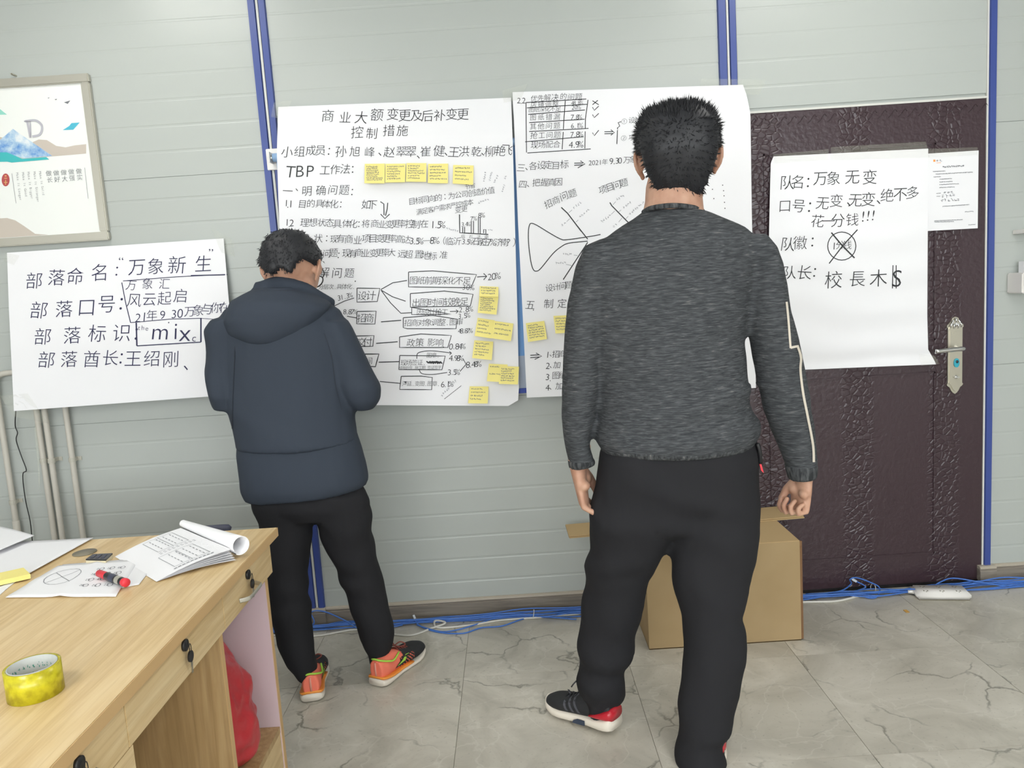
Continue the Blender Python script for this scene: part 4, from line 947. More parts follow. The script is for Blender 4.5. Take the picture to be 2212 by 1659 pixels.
# marker
a0, a1 = Zp(213,1238,.766), Zp(281,1262,.766); d = (a1-a0).normalized()
a1 = a0+d*.135; r = .0095
t = thing('marker_pen', 'black marker with red cap and red end lying on the handout', 'marker', a0)
G().tube([a0,a0+d*.002,a0+d*.038,a0+d*.04],[.006,.0085,.0092,.0088],20).build('pen_cap', redp, t, True)
G().tube([a0+d*.004+V((0,0,-.001)),a0+d*.03+V((.004,-.004,-.006))],.002,8).build('cap_clip', redp, t, True)
G().tube([a0+d*.04,a0+d*.042,a0+d*.118,a0+d*.12],[.0088,.0095,.0095,.009],20).build('barrel', blackp, t, True)
G().tube([a0+d*.062,a0+d*.085],.0097,20,cap=False).build('barrel_label', slatep, t, True); G().tube([a0+d*.092,a0+d*.110],.0098,20,cap=False).build('barrel_label', alum, t, True)
G().tube([a0+d*.12,a0+d*.124,a0+d*.133,a0+d*.136],[.0092,.0102,.0102,.007],20).build('end_plug', redp, t, True)
# tape roll
cc = (Zp(3,1456,.80)+Zp(131,1424,.80))/2; R_ = .0435; cc = V((cc.x, cc.y+.002, 0)); zb_ = .7505; zt2 = .802
t = thing('tape_roll', 'roll of translucent yellow packing tape standing on the near desktop', 'tape roll', (cc.x,cc.y,.75))
def ring(r0, r1, z0, z1, nm, m):
    N = 64; vs = []
    for r_, z_ in ((r0,z0),(r1,z0),(r1,z1),(r0,z1)): vs += [(cc.x+r_*math.cos(2*PI*i/N),cc.y+r_*math.sin(2*PI*i/N),z_) for i in range(N)]
    obj(nm, vs, [[a*N+i,a*N+(i+1)%N,((a+1)%4)*N+(i+1)%N,((a+1)%4)*N+i] for a in range(4) for i in range(N)], m, t, True)
ring(.0385,R_,zb_,zt2,'tape_winding',yellowm); ring(.0365,.0384,zb_,zt2+.0006,'paper_core',corem)
g = G()
for row, zz in ((0,.787),(1,.772)):
    for i in range(30):
        a = i*2*PI/30+row*.1
        for _ in range(3):
            a2 = a+random.uniform(-.05,.05); z_ = zz+random.uniform(-.004,.004); h_ = random.uniform(.001,.004); wv = random.uniform(.008,.03)
            ps = [(cc.x+.0362*math.cos(a2+s_*wv),cc.y+.0362*math.sin(a2+s_*wv),z_+q_*h_/2) for s_,q_ in ((-1,-1),(1,-1),(1,1),(-1,1))]; g.add(ps,[[0,1,2,3]])
g.build('core_print', greenp, t, kind='stuff')
# red plastic bag under the desk
g = G(); n_ = 26; sts = []
for zz, rx_, ry_, cx in ((.16,.10,.12,-.90),(.20,.145,.145,-.90),(.28,.155,.15,-.905),(.36,.15,.145,-.915),(.44,.135,.13,-.93),(.50,.11,.11,-.945),(.545,.08,.08,-.955),(.57,.04,.05,-.96)):
    sts.append((V((cx,-1.25,zz)), V((rx_,0,0)), V((0,ry_,0))))
g.loft(sts, 28); me = g.remesh(.008, 2)
for v_ in me.vertices:
    n1 = noise.noise(v_.co*14)*.016+noise.noise(v_.co*34)*.007; v_.co += V(v_.normal)*n1; v_.co.z = max(v_.co.z,.159)
    v_.co.y = min(max(v_.co.y,-1.41),-1.08)
t = thing('plastic_bag', 'crumpled red plastic bag stuffed under the desk in the open compartment', 'bag', (-.92,-1.25,.158)); objm('bag_body', me, redm, t, True)
G().tube(smooth_path([(-.97,-1.27,.56),(-.975,-1.25,.60),(-.95,-1.22,.605),(-.94,-1.23,.57)],5),[.01]*16,8).build('bag_handle', redm, t, True)
# dark object behind the desk
p = W(482,1134,-.93); t = thing('office_chair', 'dark slate chair whose backrest top just shows over the rear desk edge', 'chair', (p.x-.02,-.84,0))
cx, zz = p.x-.03, p.z
g = G().loft([((cx-.11,-.93,zz-.36),(.08,0,0),(0,.02,0)),((cx-.10,-.92,zz-.2),(.09,0,0),(0,.022,0)),((cx-.04,-.93,zz-.05),(.08,0,0),(0,.018,0)),((cx,-.93,zz-.008),(.055,0,0),(0,.014,0)),((cx,-.93,zz),(.048,0,0),(0,.008,0))],24); g.build('backrest', slatep, t, True)
G().box((cx-.21,-.93,.40),(cx-.02,-.72,.44), bev=.015).build('seat', slatep, t, True)
for sx, sy in ((-1,-.9),(1,-.9),(-1,-.73),(1,-.73)): G().cyl((cx-.115+sx*.075,sy,0),(cx-.115+sx*.075,sy,.41),.011,10).build('leg', blackp, t, True)
# ------------------------------------------------------------------ people
def S(Lp, Rp, Y, th, off=0):
    a, b2 = W(Lp[0],Lp[1],Y), W(Rp[0],Rp[1],Y); c = (a+b2)/2; return (c, (b2-a)/2, V((0,th/2,0)))
def grow(sts, k): 
    out = []
    for c, u, v_ in sts: out.append((c, u*(1-k/max(u.length,.01)), v_*(1-k/max(v_.length,.01))))
    return out
def mesh_dims(me): return
def hand(g, wrist, d, nrm, th, sc_=1.0, curl=(35,60,40), mirror=1):
    """d: down the hand, nrm: palm normal, th: thumb side"""
    d, nrm, th = V(d).normalized(), V(nrm).normalized(), V(th).normalized(); w = V(wrist)
    P = lambda a,b,c: w+(d*a+th*b+nrm*c)*sc_
    # palm
    g.loft([(P(-.03,0,0),th*.027*sc_,nrm*.021*sc_),(P(0,0,0),th*.029*sc_,nrm*.02*sc_),(P(.03,.002,0),th*.037*sc_,nrm*.017*sc_),(P(.06,.002,.001),th*.041*sc_,nrm*.015*sc_),(P(.088,.0,.002),th*.040*sc_,nrm*.013*sc_),(P(.095,0,.003),th*.034*sc_,nrm*.009*sc_)],16)
    g.ball(P(.035,.024,.010),(.018*sc_,.02*sc_,.018*sc_)); g.ball(P(.04,-.022,.010),(.016*sc_,.02*sc_,.014*sc_))
    for i, (off, L, r) in enumerate(((.031,.074,.0088),(.0105,.082,.0090),(-.0105,.076,.0086),(-.030,.060,.0078))):
        a = 0; p = P(.078,off,.001); q = P(.092,off*1.05,.003); pts = [p,q]; rad = [r*sc_,r*1.05*sc_]; cur = q
        for seg, (fr, ang) in enumerate(zip((.46,.30,.24),curl)):
            a += math.radians(ang*(1+.06*(i-1))); dd = d*math.cos(a)+nrm*math.sin(a)+th*(.05*(1.5-i)*.3)
            m_ = cur+dd*L*fr*sc_*.5; cur = cur+dd*L*fr*sc_; pts += [m_,cur]; rad += [r*(.95-.05*seg)*sc_, r*(.98-.08*seg)*sc_]
        g.tube(pts, rad, 10); g.ball(cur, rad[-1]*.98)
    # thumb
    b0 = P(.012,.026,.008); b1 = P(.042,.044,.020); b2 = P(.070,.048,.030); b3 = P(.092,.040,.038)
    g.tube([b0,b1,b2,b3],[.0135*sc_,.0125*sc_,.0105*sc_,.0088*sc_],12); g.ball(b3,.0088*sc_)
def head(g, c, f, up, s_=1.0, ear=True):
    f = V(f).normalized(); r = f.cross(V(up)).normalized(); u = r.cross(f).normalized(); c = V(c)
    P = lambda x,y,z: c+(r*x+f*y+u*z)*s_
    ax = (r,f,u); B = lambda p,rr: g.ball(P(*p), tuple(q*s_ for q in rr), ax, 24)
    B((0,-.012,.025),(.082,.098,.092)); B((0,.03,.0),(.072,.07,.10))          # cranium, face
    g.loft([(P(0,.03,-.02),r*.066*s_,f*.062*s_),(P(0,.036,-.06),r*.060*s_,f*.052*s_),(P(0,.045,-.09),r*.048*s_,f*.042*s_),(P(0,.058,-.113),r*.026*s_,f*.024*s_)],20)
    g.tube([P(0,.098,.012),P(0,.108,-.01),P(0,.118,-.026)],[.008*s_,.010*s_,.013*s_],10); B((.011,.106,-.03),(.008,.009,.007)); B((-.011,.106,-.03),(.008,.009,.007))
    g.tube([P(-.022,.092,-.060),P(0,.100,-.057),P(.022,.092,-.060)],[.003*s_,.0065*s_,.003*s_],8); g.tube([P(-.02,.09,-.068),P(0,.098,-.069),P(.02,.09,-.068)],[.003*s_,.0065*s_,.003*s_],8)
    g.tube([P(-.05,.075,.038),P(-.025,.093,.041),P(0,.092,.036),P(.025,.093,.041),P(.05,.075,.038)],.008*s_,8)
    if ear:
        for sg in (-1,1):
            e0 = P(sg*.079,-.004,-.008)
            rim = [P(sg*.080,.010,.014),P(sg*.088,.002,.026),P(sg*.095,-.014,.026),P(sg*.099,-.022,.008),P(sg*.095,-.016,-.014),P(sg*.086,-.004,-.028),P(sg*.080,.006,-.034)]
            g.tube(smooth_path(rim,3), .0048*s_, 8)
            g.ball(P(sg*.088,-.004,0),(.009*s_,.016*s_,.025*s_),(( r*sg+f*-.5).normalized(), (f+r*sg*.5).normalized(), u),12)
            g.ball(P(sg*.083,.002,-.030),(.005*s_,.008*s_,.010*s_),ax,10)
    return P, (r,f,u)
def hair_mesh(P, ax, s_, maskf, radf, spikes, slen, comb, seedn, n=72):
    """closed shell around the skull, tucked inside where there is no hair, with short tufts"""
    r,f,u = ax; vs = []; m = n//2; info = []
    for i in range(m+1):
        th = PI*i/m
        for k_ in range(n):
            a = 2*PI*k_/n; dx,dy,dz_ = math.sin(th)*math.cos(a), math.sin(th)*math.sin(a), math.cos(th)
            mk = maskf(dx,dy,dz_); rr = radf(dx,dy,dz_)
            nn = 1+.03*noise.noise(V((dx,dy,dz_))*5+V((seedn,0,0)))+.02*noise.noise(V((dx*3,dy*3,dz_))*6)
            x,y,z = dx*rr[0]*nn, dy*rr[1]*nn-.008, dz_*rr[2]*nn+.018
            kk = mk+(1-mk)*.70
            vs.append(P(x*kk,y*kk,(z-.018)*kk+.018)); info.append((mk,dx,dy,dz_))
    fs = [[i*n+k_, i*n+(k_+1)%n, (i+1)*n+(k_+1)%n, (i+1)*n+k_] for i in range(m) for k_ in range(n)]
    g = G().add(vs, fs); rnd = random.Random(seedn)
    c = P(0,-.008,.018)
    for _ in range(spikes):
        i = rnd.randrange(2,m-1)*n+rnd.randrange(n); mk,dx,dy,dz_ = info[i]
        if mk < .6: continue
        p = vs[i]+V((rnd.gauss(0,.003),rnd.gauss(0,.003),rnd.gauss(0,.003))); nrm = (p-c).normalized(); cd = comb(dx,dy,dz_); cdir = r*cd[0]+f*cd[1]+u*cd[2]
        d = (nrm*(.22 if cd[3] else .45)+cdir+V((rnd.gauss(0,.16),rnd.gauss(0,.16),rnd.gauss(0,.16)))).normalized(); L = slen*rnd.uniform(.6,1.3)*(cd[4] if len(cd)>4 else 1)
        o_ = d.orthogonal().normalized()*.0017; o2 = d.cross(o_)
        b0 = p-nrm*.004; mid = b0+d*L*.55-nrm*.001; tip = b0+d*L+cdir*.003
        g.add([b0+o_,b0-o_*.5+o2*.87,b0-o_*.5-o2*.87,mid+o_*.7,mid-o_*.35+o2*.6,mid-o_*.35-o2*.6,tip],[[0,1,4,3],[1,2,5,4],[2,0,3,5],[3,4,6],[4,5,6],[5,3,6]])
    return g
def cloth(g, voxel, sm, name, m, parent, folds, amp=1.0, fine=.0015, post=None):
    me = g.remesh(voxel, sm)
    for v_ in me.vertices:
        p = v_.co; n_ = V(v_.normal); dlt = folds(p)*amp+fine*noise.noise(p*25)
        v_.co = p+n_*dlt
        if post: v_.co = post(v_.co)
    return objm(name, me, m, parent, True)
def ribbon(bvh, pts, w, off=.0018, sub=8, maxd=9):
    """strip sewn on a garment: walks photo points, drops them on the surface"""
    vs = []; q = [(p.x,p.y) for p in smooth_path([V((x,y,0)) for x,y in pts], sub)] if sub > 1 else pts
    for i, (x,y) in enumerate(q):
        a = q[max(i-1,0)]; b2 = q[min(i+1,len(q)-1)]; L = math.hypot(b2[0]-a[0],b2[1]-a[1]) or 1; nx,ny = -(b2[1]-a[1])/L*w/2,(b2[0]-a[0])/L*w/2
        row = []
        for sx in (-1,1):
            d = ray(x+nx*sx,y+ny*sx).normalized(); hit,nn,_,_ = bvh.ray_cast(CAM,d)
            row.append(hit+nn*off if hit is not None else None)
        vs.append(row)
    return vs
def ribbon_obj(name, bvh, pts, w, m, parent, sub=8, off=.0018, lim=.12):
    rows = ribbon(bvh, pts, w, off, sub); g = G()
    for a, b2 in zip(rows, rows[1:]):
        if None in a or None in b2: continue
        if max((a[0]-b2[0]).length,(a[1]-b2[1]).length) > lim: continue
        g.add([a[0],a[1],b2[1],b2[0]],[[0,1,2,3]])
    if g.v: return g.build(name, m, parent, True)
def bvh_of(o): 
    me = o.data; return BVHTree.FromPolygons([o.matrix_parent_inverse@v_.co+V(o.parent.location) if False else v_.co for v_ in me.vertices],[list(p.vertices) for p in me.polygons])
def shoe(parent, heel, toe, lift, kind, width=.10):
    """trainer built along heel->toe; local x forward, y lateral (left +), z up"""
    h, t_ = V(heel), V(toe); L = (t_-h).length; fx = (t_-h).normalized(); up = V((0,0,1)); lat = up.cross(fx).normalized(); up = fx.cross(lat)
    P = lambda x,y,z: h+fx*(x*L)+lat*y+up*z
    w = width/2; root = None
    outline = [(0,.62),(.04,.74),(.12,.80),(.25,.76),(.40,.74),(.55,.86),(.70,1.0),(.82,.96),(.92,.76),(.98,.45),(1.0,.12)]
    def wid(x):
        for (a,b2),(c_,d_) in zip(outline,outline[1:]):
            if x <= c_: return (b2+(d_-b2)*(x-a)/(c_-a))*w
        return .1*w
    sole_top = lambda x: .030+.010*max(0,.25-x)*4-.006*math.sin(x*PI)+(.012*max(0,x-.8)*4)
    sole_bot = lambda x: .004*max(0,(.06-x)*16)+.020*max(0,(x-.80)*5)**1.6
    xs = [0,.015,.04,.08,.14,.2,.3,.4,.5,.6,.7,.8,.87,.92,.96,.985,1.0]
    def band(z0f, z1f, k, nm, m, par, x0=0, x1=1):
        g = G(); sts = []
        for x in xs:
            if x < x0-.001 or x > x1+.001: continue
            a, b2 = z0f(x), z1f(x); ww = wid(x)*k
            sts.append((P(x,0,(a+b2)/2), lat*ww, up*(b2-a)/2))
        g.loft(sts, 20, e=.55); return g.build(nm, m, par, True)
    # upper
    top = lambda x: (.085 if x<.05 else .088 if x < .3 else .088-.038*(x-.3)/.35 if x < .65 else .050-.010*(x-.65)/.25 if x < .9 else .040-.012*(x-.9)/.1)
    g = G(); sts = []
    for x in xs:
        zt_ = top(x)+.012; zb = .018; ww = wid(x)*(.94 if x > .1 else .86)
        sts.append((P(x if x>0 else .01,0,(zt_+zb)/2), lat*ww*(1 if x>.35 else .86), up*(zt_-zb)/2))
    g.loft(sts, 20, e=.8); me = g.remesh(.004, 4)
    par = parent
    up_m = objm('shoe', me, {'coral':[cor],'black':[shoeB]}[kind], par, True)
    if kind == 'coral':
        band(lambda x: sole_bot(x), lambda x: sole_top(x)-.008, 1.0, 'sole', soleW, up_m)
        band(lambda x: sole_top(x)-.010, lambda x: sole_top(x), 1.01, 'midsole', orng, up_m, 0, .6)
        # black toe cap and vamp
        bv = BVHTree.FromPolygons([v_.co for v_ in me.vertices],[list(p.vertices) for p in me.polygons])
        g = G(); F = []
        for p in me.polygons:
            c = p.center-h; x = c.dot(fx)/L; z = c.dot(up)
            if x > .62 or (x > .42 and z > .058): F.append([v_ for v_ in p.vertices])
        g.add([v_.co+V(v_.normal)*.0018 for v_ in me.vertices], F); clean(g).build('toe_cap', shoeB, up_m, True)
        F = [list(p.vertices) for p in me.polygons if .36 < (p.center-h).dot(fx)/L < .62 and .030 < (p.center-h).dot(up) < .066 and int((p.center-h).dot(fx)/L*60+(p.center-h).dot(up)*220) % 3]
        g = G().add([v_.co+V(v_.normal)*.0012 for v_ in me.vertices], F); clean(g).build('mesh_stripes', shoeB, up_m)
        g = G()
        for sg in (-1,1):
            pts = [P(.30,0,.040),P(.44,0,.046),P(.54,0,.062),P(.47,0,.066),P(.40,0,.054)]
            def onto(p, off):
                d = -lat*sg; hit,nn,_,_ = bv.ray_cast(p+lat*sg*.2, d); return (hit if hit else p)+lat*sg*off
            g.add([onto(p,.003) for p in pts],[[0,1,2,3,4]])
        g.build('side_flash', lime, up_m)
        g = G()
        for sg in (-1,1):
            pts = [P(.26,0,.036),P(.45,0,.038),P(.58,0,.062),P(.48,0,.074),P(.38,0,.058)]
            g.add([onto(p,.0022) for p in pts],[[0,1,2,3,4]])
        g.build('flash_border', shoeB, up_m)
        pts = [P(.36+.0,-w*.62,.088),P(.22,-w*.72,.078),P(.12,-w*.62,.086),P(.03,-w*.30,.098),P(.015,0,.102),P(.03,w*.30,.098),P(.12,w*.62,.086),P(.22,w*.72,.078),P(.36,w*.62,.088)]
        G().tube(smooth_path(pts,4), .0035, 8).build('collar_trim', lime, up_m, True)
        G().box((-.006,-.006,0),(.006,.006,.05))
        g = G(); g.tube([P(.012,0,.04),P(.004,0,.06),P(.006,0,.09)],[.004,.004,.003],6); g.build('heel_tab', mat('grey_coral', lin('#d99583'), .7), up_m, True)
        g = G()
        for i in range(5):
            x = .42+i*.055; z = top(x)+.014; g.tube(smooth_path([P(x,-.024,z-.008),P(x+.012,0,z+.002),P(x,.024,z-.008)],4), .0026, 6)
        for sg in (-1,1): g.tube(smooth_path([P(.43,0,.098),P(.46,sg*.02,.112),P(.50,sg*.035,.100),P(.46,sg*.02,.094),P(.43,0,.098)],4), .0022, 6)
        g.build('laces', brick, up_m, True)
    else:
        band(lambda x: sole_bot(x), lambda x: sole_top(x)+.004, 1.04, 'sole', soleW, up_m)
        g = G(); sts = []
        for x in (-.012,.01,.04,.08,.14,.20,.27):
            ww = wid(max(x,0))*1.0; k_ = 1-(x/.27 if x>0 else 0)
            sts.append((P(x,0,.040+.014*k_), lat*ww*(1.03), up*(.004+.016*k_)))
        g.loft(sts, 20, e=.7); g.build('heel_counter', redgl, up_m, True)
        g = G()
        for sg in (-1,1):
            pts = [P(.33,sg*w*.79,.005),P(.50,sg*w*.86,.005),P(.47,sg*w*.90,.016),P(.42,sg*w*.86,.022),P(.32,sg*w*.83,.022)]
            g.prism(pts, lat*sg*.003)
        g.build('shank_window', navy, up_m)
        bv = BVHTree.FromPolygons([v_.co for v_ in me.vertices],[list(p.vertices) for p in me.polygons]); g = G()
        for sg in (-1,1):
            for x0 in (.42,.50,.58):
                row = []
                for s_ in range(7):
                    z = .036+s_*.0075; x = x0+.014*s_-.02
                    for dx_ in (0,.035):
                        p = P(x+dx_,0,z); hit,nn,_,_ = bv.ray_cast(p+lat*sg*.2,-lat*sg); row.append((hit+nn*.0015) if hit else p)
                g.add(row,[[2*i,2*i+1,2*i+3,2*i+2] for i in range(6)])
        g.build('side_stripes', greyst, up_m)
        g = G()
        for i in range(5):
            x = .45+i*.055; z = top(x)+.014; g.tube(smooth_path([P(x,-.022,z-.008),P(x+.012,0,z+.002),P(x,.022,z-.008)],4), .0026, 6)
        g.build('laces', shoeB, up_m, True)
    return up_m
def clean(g):
    used = sorted({i for f in g.f for i in f}); mp = {a:b2 for b2,a in enumerate(used)}; o = G(); o.v = [g.v[i] for i in used]; o.f = [[mp[i] for i in f] for f in g.f]; o.mi = [0]*len(o.f); return o
# ================================================================== person A (black jacket)
pa = thing('person', 'person in a black hooded jacket with head bowed and orange trainers', 'person', (-.68,-.55,0))
legL = [S((543,1075),(688,1075),-.545,.23),S((559,1130),(678,1130),-.55,.21),S((571,1192),(670,1192),-.56,.19),S((577,1240),(666,1240),-.57,.175),S((580,1290),(667,1290),-.58,.165),S((589,1345),(671,1345),-.59,.155),S((604,1396),(680,1396),-.60,.15),S((622,1430),(682,1418),-.605,.14),S((640,1448),(684,1436),-.60,.12),S((643,1468),(685,1462),-.60,.10)]
legR = [S((655,1064),(788,1060),-.545,.22),S((680,1115),(802,1115),-.54,.21),S((697,1160),(805,1160),-.53,.20),S((714,1196),(813,1200),-.525,.185),S((735,1249),(825,1245),-.52,.17),S((751,1294),(836,1290),-.515,.16),S((768,1343),(846,1343),-.51,.15),S((777,1372),(851,1372),-.505,.15),S((787,1393),(853,1394),-.50,.14),S((798,1408),(846,1412),-.50,.12),S((800,1432),(842,1432),-.505,.10)]
hipA = [S((535,1030),(770,1012),-.54,.22),S((542,1060),(782,1046),-.545,.24),S((545,1090),(800,1085),-.545,.25),S((565,1115),(795,1112),-.545,.2)]
g = G().loft(legL).loft(legR).loft(hipA)
def foldA(p): return .005*math.sin(p.z*46+p.x*14+4*noise.noise(p*5))*max(0,noise.noise(p*4+V((3,0,0)))+.25+.5*max(0,.35-p.z))+.004*noise.noise(p*11)
cloth(g, .009, 5, 'trousers', trous, pa, foldA, 1.6)
# jacket body + sleeves
tor = [S((572,618),(660,620),-.50,.15),S((530,640),(690,642),-.505,.19),S((488,668),(735,668),-.515,.23),S((468,705),(752,705),-.52,.26),S((475,760),(760,765),-.525,.27),S((486,850),(764,850),-.53,.275),S((497,905),(768,905),-.535,.28),S((507,950),(776,940),-.54,.29),S((511,972),(778,950),-.54,.295)]
shL, shR = W(492,700,-.52), W(738,700,-.52)
slL = [S((462,690),(540,690),-.525,.16),S((446,712),(530,715),-.53,.16),S((444,760),(525,760),-.535,.155),S((446,815),(520,815),-.54,.15),S((452,855),(516,855),-.545,.145),S((466,885),(512,885),-.54,.12)]
slR = [S((690,690),(752,690),-.525,.16),S((695,707),(763,710),-.53,.16),S((705,760),(789,765),-.535,.155),S((715,797),(803,797),-.54,.15),S((728,834),(822,834),-.545,.15),S((745,862),(820,862),-.54,.14),S((765,882),(808,884),-.53,.10)]
eL, eR = W(484,850,-.53), W(778,845,-.53)
hL_, hR_ = V((-.80,-.245,1.08)), V((-.66,-.245,1.09))
g = G().loft(tor, 28).loft(slL).loft(slR)
g.tube([eL,eL.lerp(hL_,.4),eL.lerp(hL_,.8),hL_],[.066,.058,.048,.043],18); g.tube([eR,eR.lerp(hR_,.4),eR.lerp(hR_,.8),hR_],[.07,.060,.048,.043],18)
def foldJ(p): return .006*math.sin(p.z*30+p.x*26+5*noise.noise(p*4))*max(0,noise.noise(p*3.2)+.25)+.007*noise.noise(V((p.x*9,p.y*9,p.z*5)))
cloth(g, .009, 4, 'jacket', jack, pa, foldJ)
low = [S((515,950),(770,930),-.54,.27),S((513,985),(780,962),-.54,.285),S((519,1030),(792,1008),-.54,.30),S((522,1056),(797,1034),-.54,.305),S((530,1078),(790,1050),-.54,.29)]
cloth(G().loft(low,28), .009, 3, 'jacket_hem', jack, pa, lambda p:.003*noise.noise(p*7))
# hood draped on the upper back
hoodpx = [((545,626),(665,626),-.52,.16),((500,650),(716,655),-.545,.22),((490,672),(712,668),-.565,.22),((484,695),(695,690),-.58,.20),((494,722),(668,715),-.59,.17),((520,740),(640,735),-.59,.14),((555,748),(600,746),-.585,.10)]
g = G().loft([S(a_,b_2,y_,t_2) for a_,b_2,y_,t_2 in hoodpx], 28)
cr = [W(553,622,-.50),W(600,612,-.53),W(650,620,-.53),W(690,642,-.50),W(716,658,-.46)]
g.tube(smooth_path(cr,4), .022, 12)
cloth(g, .008, 4, 'hood', jack, pa, lambda p:.004*math.sin(p.x*40+p.z*22)*max(0,noise.noise(p*5)+.2)+.004*noise.noise(p*9))
bvh = bvh_of(bpy.data.objects['jacket'])
ribbon_obj('back_seam', bvh, [(508,748),(506,800),(503,870),(502,930)], 1.6, mat('seam_thread', lin('#2a303a'), .9), pa)
ribbon_obj('armhole_seam', bvh, [(700,720),(716,770),(724,830),(738,885)], 1.6, MATS['seam_thread'], pa)
# body
hA = W(632,585,-.455); fA = V((.16,.88,-.40)); 
g = G(); PA, axA = head(g, hA, fA, (.03,0,1), 1.10)
neck0 = W(622,640,-.50)
g.loft([(hA+V((-.005,-.02,-.02)),V((.068,0,0)),V((0,.066,0))),(W(627,600,-.47),V((.080,0,-.012)),V((0,.062,.01))),(W(626,622,-.49),V((.084,0,-.012)),V((0,.062,.01))),(W(618,655,-.51),V((.10,0,0)),V((0,.07,0)))],20)
g.loft(grow(tor[2:],.03)+[(c,u*.8,v_*.7) for c,u,v_ in hipA[1:3]],20)
g.loft(grow(legL,.03)); g.loft(grow(legR,.03)); g.loft(grow(slL,.025)); g.loft(grow(slR,.025))
g.tube([eL,hL_,hL_+V((.01,.02,.005))],[.04,.03,.028],14); g.tube([eR,hR_,hR_+V((-.01,.02,.005))],[.04,.03,.028],14)
hand(g, hL_+V((.012,.008,.004)), V((.45,.62,.15)), V((.3,0,.95)), V((.5,.5,0)).cross(V((0,0,1)))*-1, 1.0, (25,40,25))
hand(g, hR_+V((-.012,.008,.004)), V((-.45,.62,.15)), V((-.3,0,.95)), V((-.5,.5,0)).cross(V((0,0,1))), 1.0, (25,40,25))
me = g.remesh(.0042, 3); objm('body', me, skin, pa, True)
def maskA(x,y,z):   # x right, y forward, z up
    m_ = 1.0
    if y > .25 and z < .45: m_ = 0
    low_ = -.60 + .40*min(1,max(0,(abs(x)-.42)/.35)) + (.25 if y>.1 and abs(x)>.6 else 0) + .05*math.sin(x*9)
    if z < low_: m_ = 0
    return m_
def radA(x,y,z):
    k_ = (abs(x)**2.5+abs(y)**2.5+abs(z)**2.5)**(-1/2.5)
    return (.088*k_,.112*k_,.100*k_ if z > 0 else .106*k_)
g = hair_mesh(PA, axA, 1.10, maskA, radA, 9000, .009, lambda x,y,z:(x*.15,-.25 if z>.3 else -.1,-.55 if z<.8 else -.1,1), 3)
g.build('hair', hairm, pa, True)
for sg in (-1,1):
    e = G().ball(PA(sg*.031,.082,.018),.0125,None,16).build('eye', eyew, pa, True); G().ball(PA(sg*.031,.0935,.018),.0055,None,12).build('iris', blackp, e, True)
gl = G()
for sg in (-1,1):
    ring_ = [PA(sg*.033+.024*math.cos(a),.112-.010*abs(math.cos(a)*(sg>0 and math.cos(a)>0 or sg<0 and math.cos(a)<0)),.010+.019*math.sin(a)) for a in [i*PI/10 for i in range(21)]]
    gl.tube(ring_, .0022, 8); gl.tube([PA(sg*.057,.10,.020),PA(sg*.074,.075,.022),PA(sg*.083,.02,.020),PA(sg*.086,-.005,.010)], .0020, 8)
gl.tube([PA(-.010,.115,.014),PA(0,.119,.017),PA(.010,.115,.014)], .0018, 8); gl.build('glasses', blackp, pa, True)
# trainers
shoe(pa, Zp(675,1517), Zp(675,1517)+V((-.055,.278,0)), 0, 'coral', .108)
shoe(pa, Zp(814,1484), Zp(814,1484)+V((.128,.262,0)), 0, 'coral', .106)
# ================================================================== person B (grey sweater)
pb = thing('person', 'person in a grey melange sweater standing with back to camera', 'person', (.42,-1.08,0))
legL = [S((1298,975),(1480,975),-1.07,.24),S((1279,1082),(1470,1082),-1.06,.235),S((1273,1150),(1458,1150),-1.05,.215),S((1277,1195),(1434,1195),-1.03,.20),S((1260,1222),(1418,1222),-1.01,.19),S((1263,1250),(1402,1250),-1.0,.18),S((1264,1268),(1398,1272),-.99,.175),S((1259,1290),(1394,1292),-.98,.17),S((1252,1349),(1380,1349),-.96,.16),S((1247,1415),(1363,1415),-.94,.155),S((1248,1450),(1350,1450),-.93,.15),S((1244,1475),(1346,1478),-.925,.15),S((1246,1500),(1349,1502),-.92,.14),S((1264,1520),(1336,1520),-.92,.12),S((1270,1545),(1330,1540),-.92,.10)]
legR = [S((1430,975),(1637,970),-1.07,.24),S((1445,1082),(1642,1082),-1.075,.235),S((1451,1154),(1638,1154),-1.08,.22),S((1447,1197),(1632,1197),-1.085,.205),S((1450,1236),(1622,1240),-1.09,.19),S((1462,1284),(1617,1283),-1.10,.175),S((1475,1335),(1600,1326),-1.105,.165),S((1475,1365),(1613,1356),-1.105,.165),S((1476,1400),(1615,1394),-1.11,.16),S((1474,1440),(1603,1440),-1.115,.155),S((1470,1490),(1597,1490),-1.12,.15),S((1465,1540),(1585,1545),-1.125,.14),S((1462,1578),(1581,1577),-1.13,.145),S((1460,1598),(1564,1592),-1.13,.13),S((1463,1645),(1567,1632),-1.13,.15),S((1468,1690),(1564,1680),-1.13,.15),S((1470,1712),(1560,1704),-1.13,.14)]
hipB = [S((1305,950),(1632,945),-1.075,.25),S((1292,1020),(1640,1015),-1.075,.26),S((1280,1082),(1642,1082),-1.07,.25),S((1300,1128),(1630,1128),-1.065,.2),S((1400,1152),(1510,1152),-1.065,.10)]
g = G().loft(legL).loft(legR).loft(hipB,28)
def foldB(p): return .006*math.sin(p.z*40+p.x*16+4*noise.noise(p*4))*max(0,noise.noise(p*3.5+V((1,5,0)))+.18+.6*max(0,.35-p.z))+.005*noise.noise(V((p.x*12,p.y*12,p.z*7)))
cloth(g, .009, 7, 'trousers', trous, pb, foldB, 1.4)
def xat(x, y, Y): return W(x,y,Y)
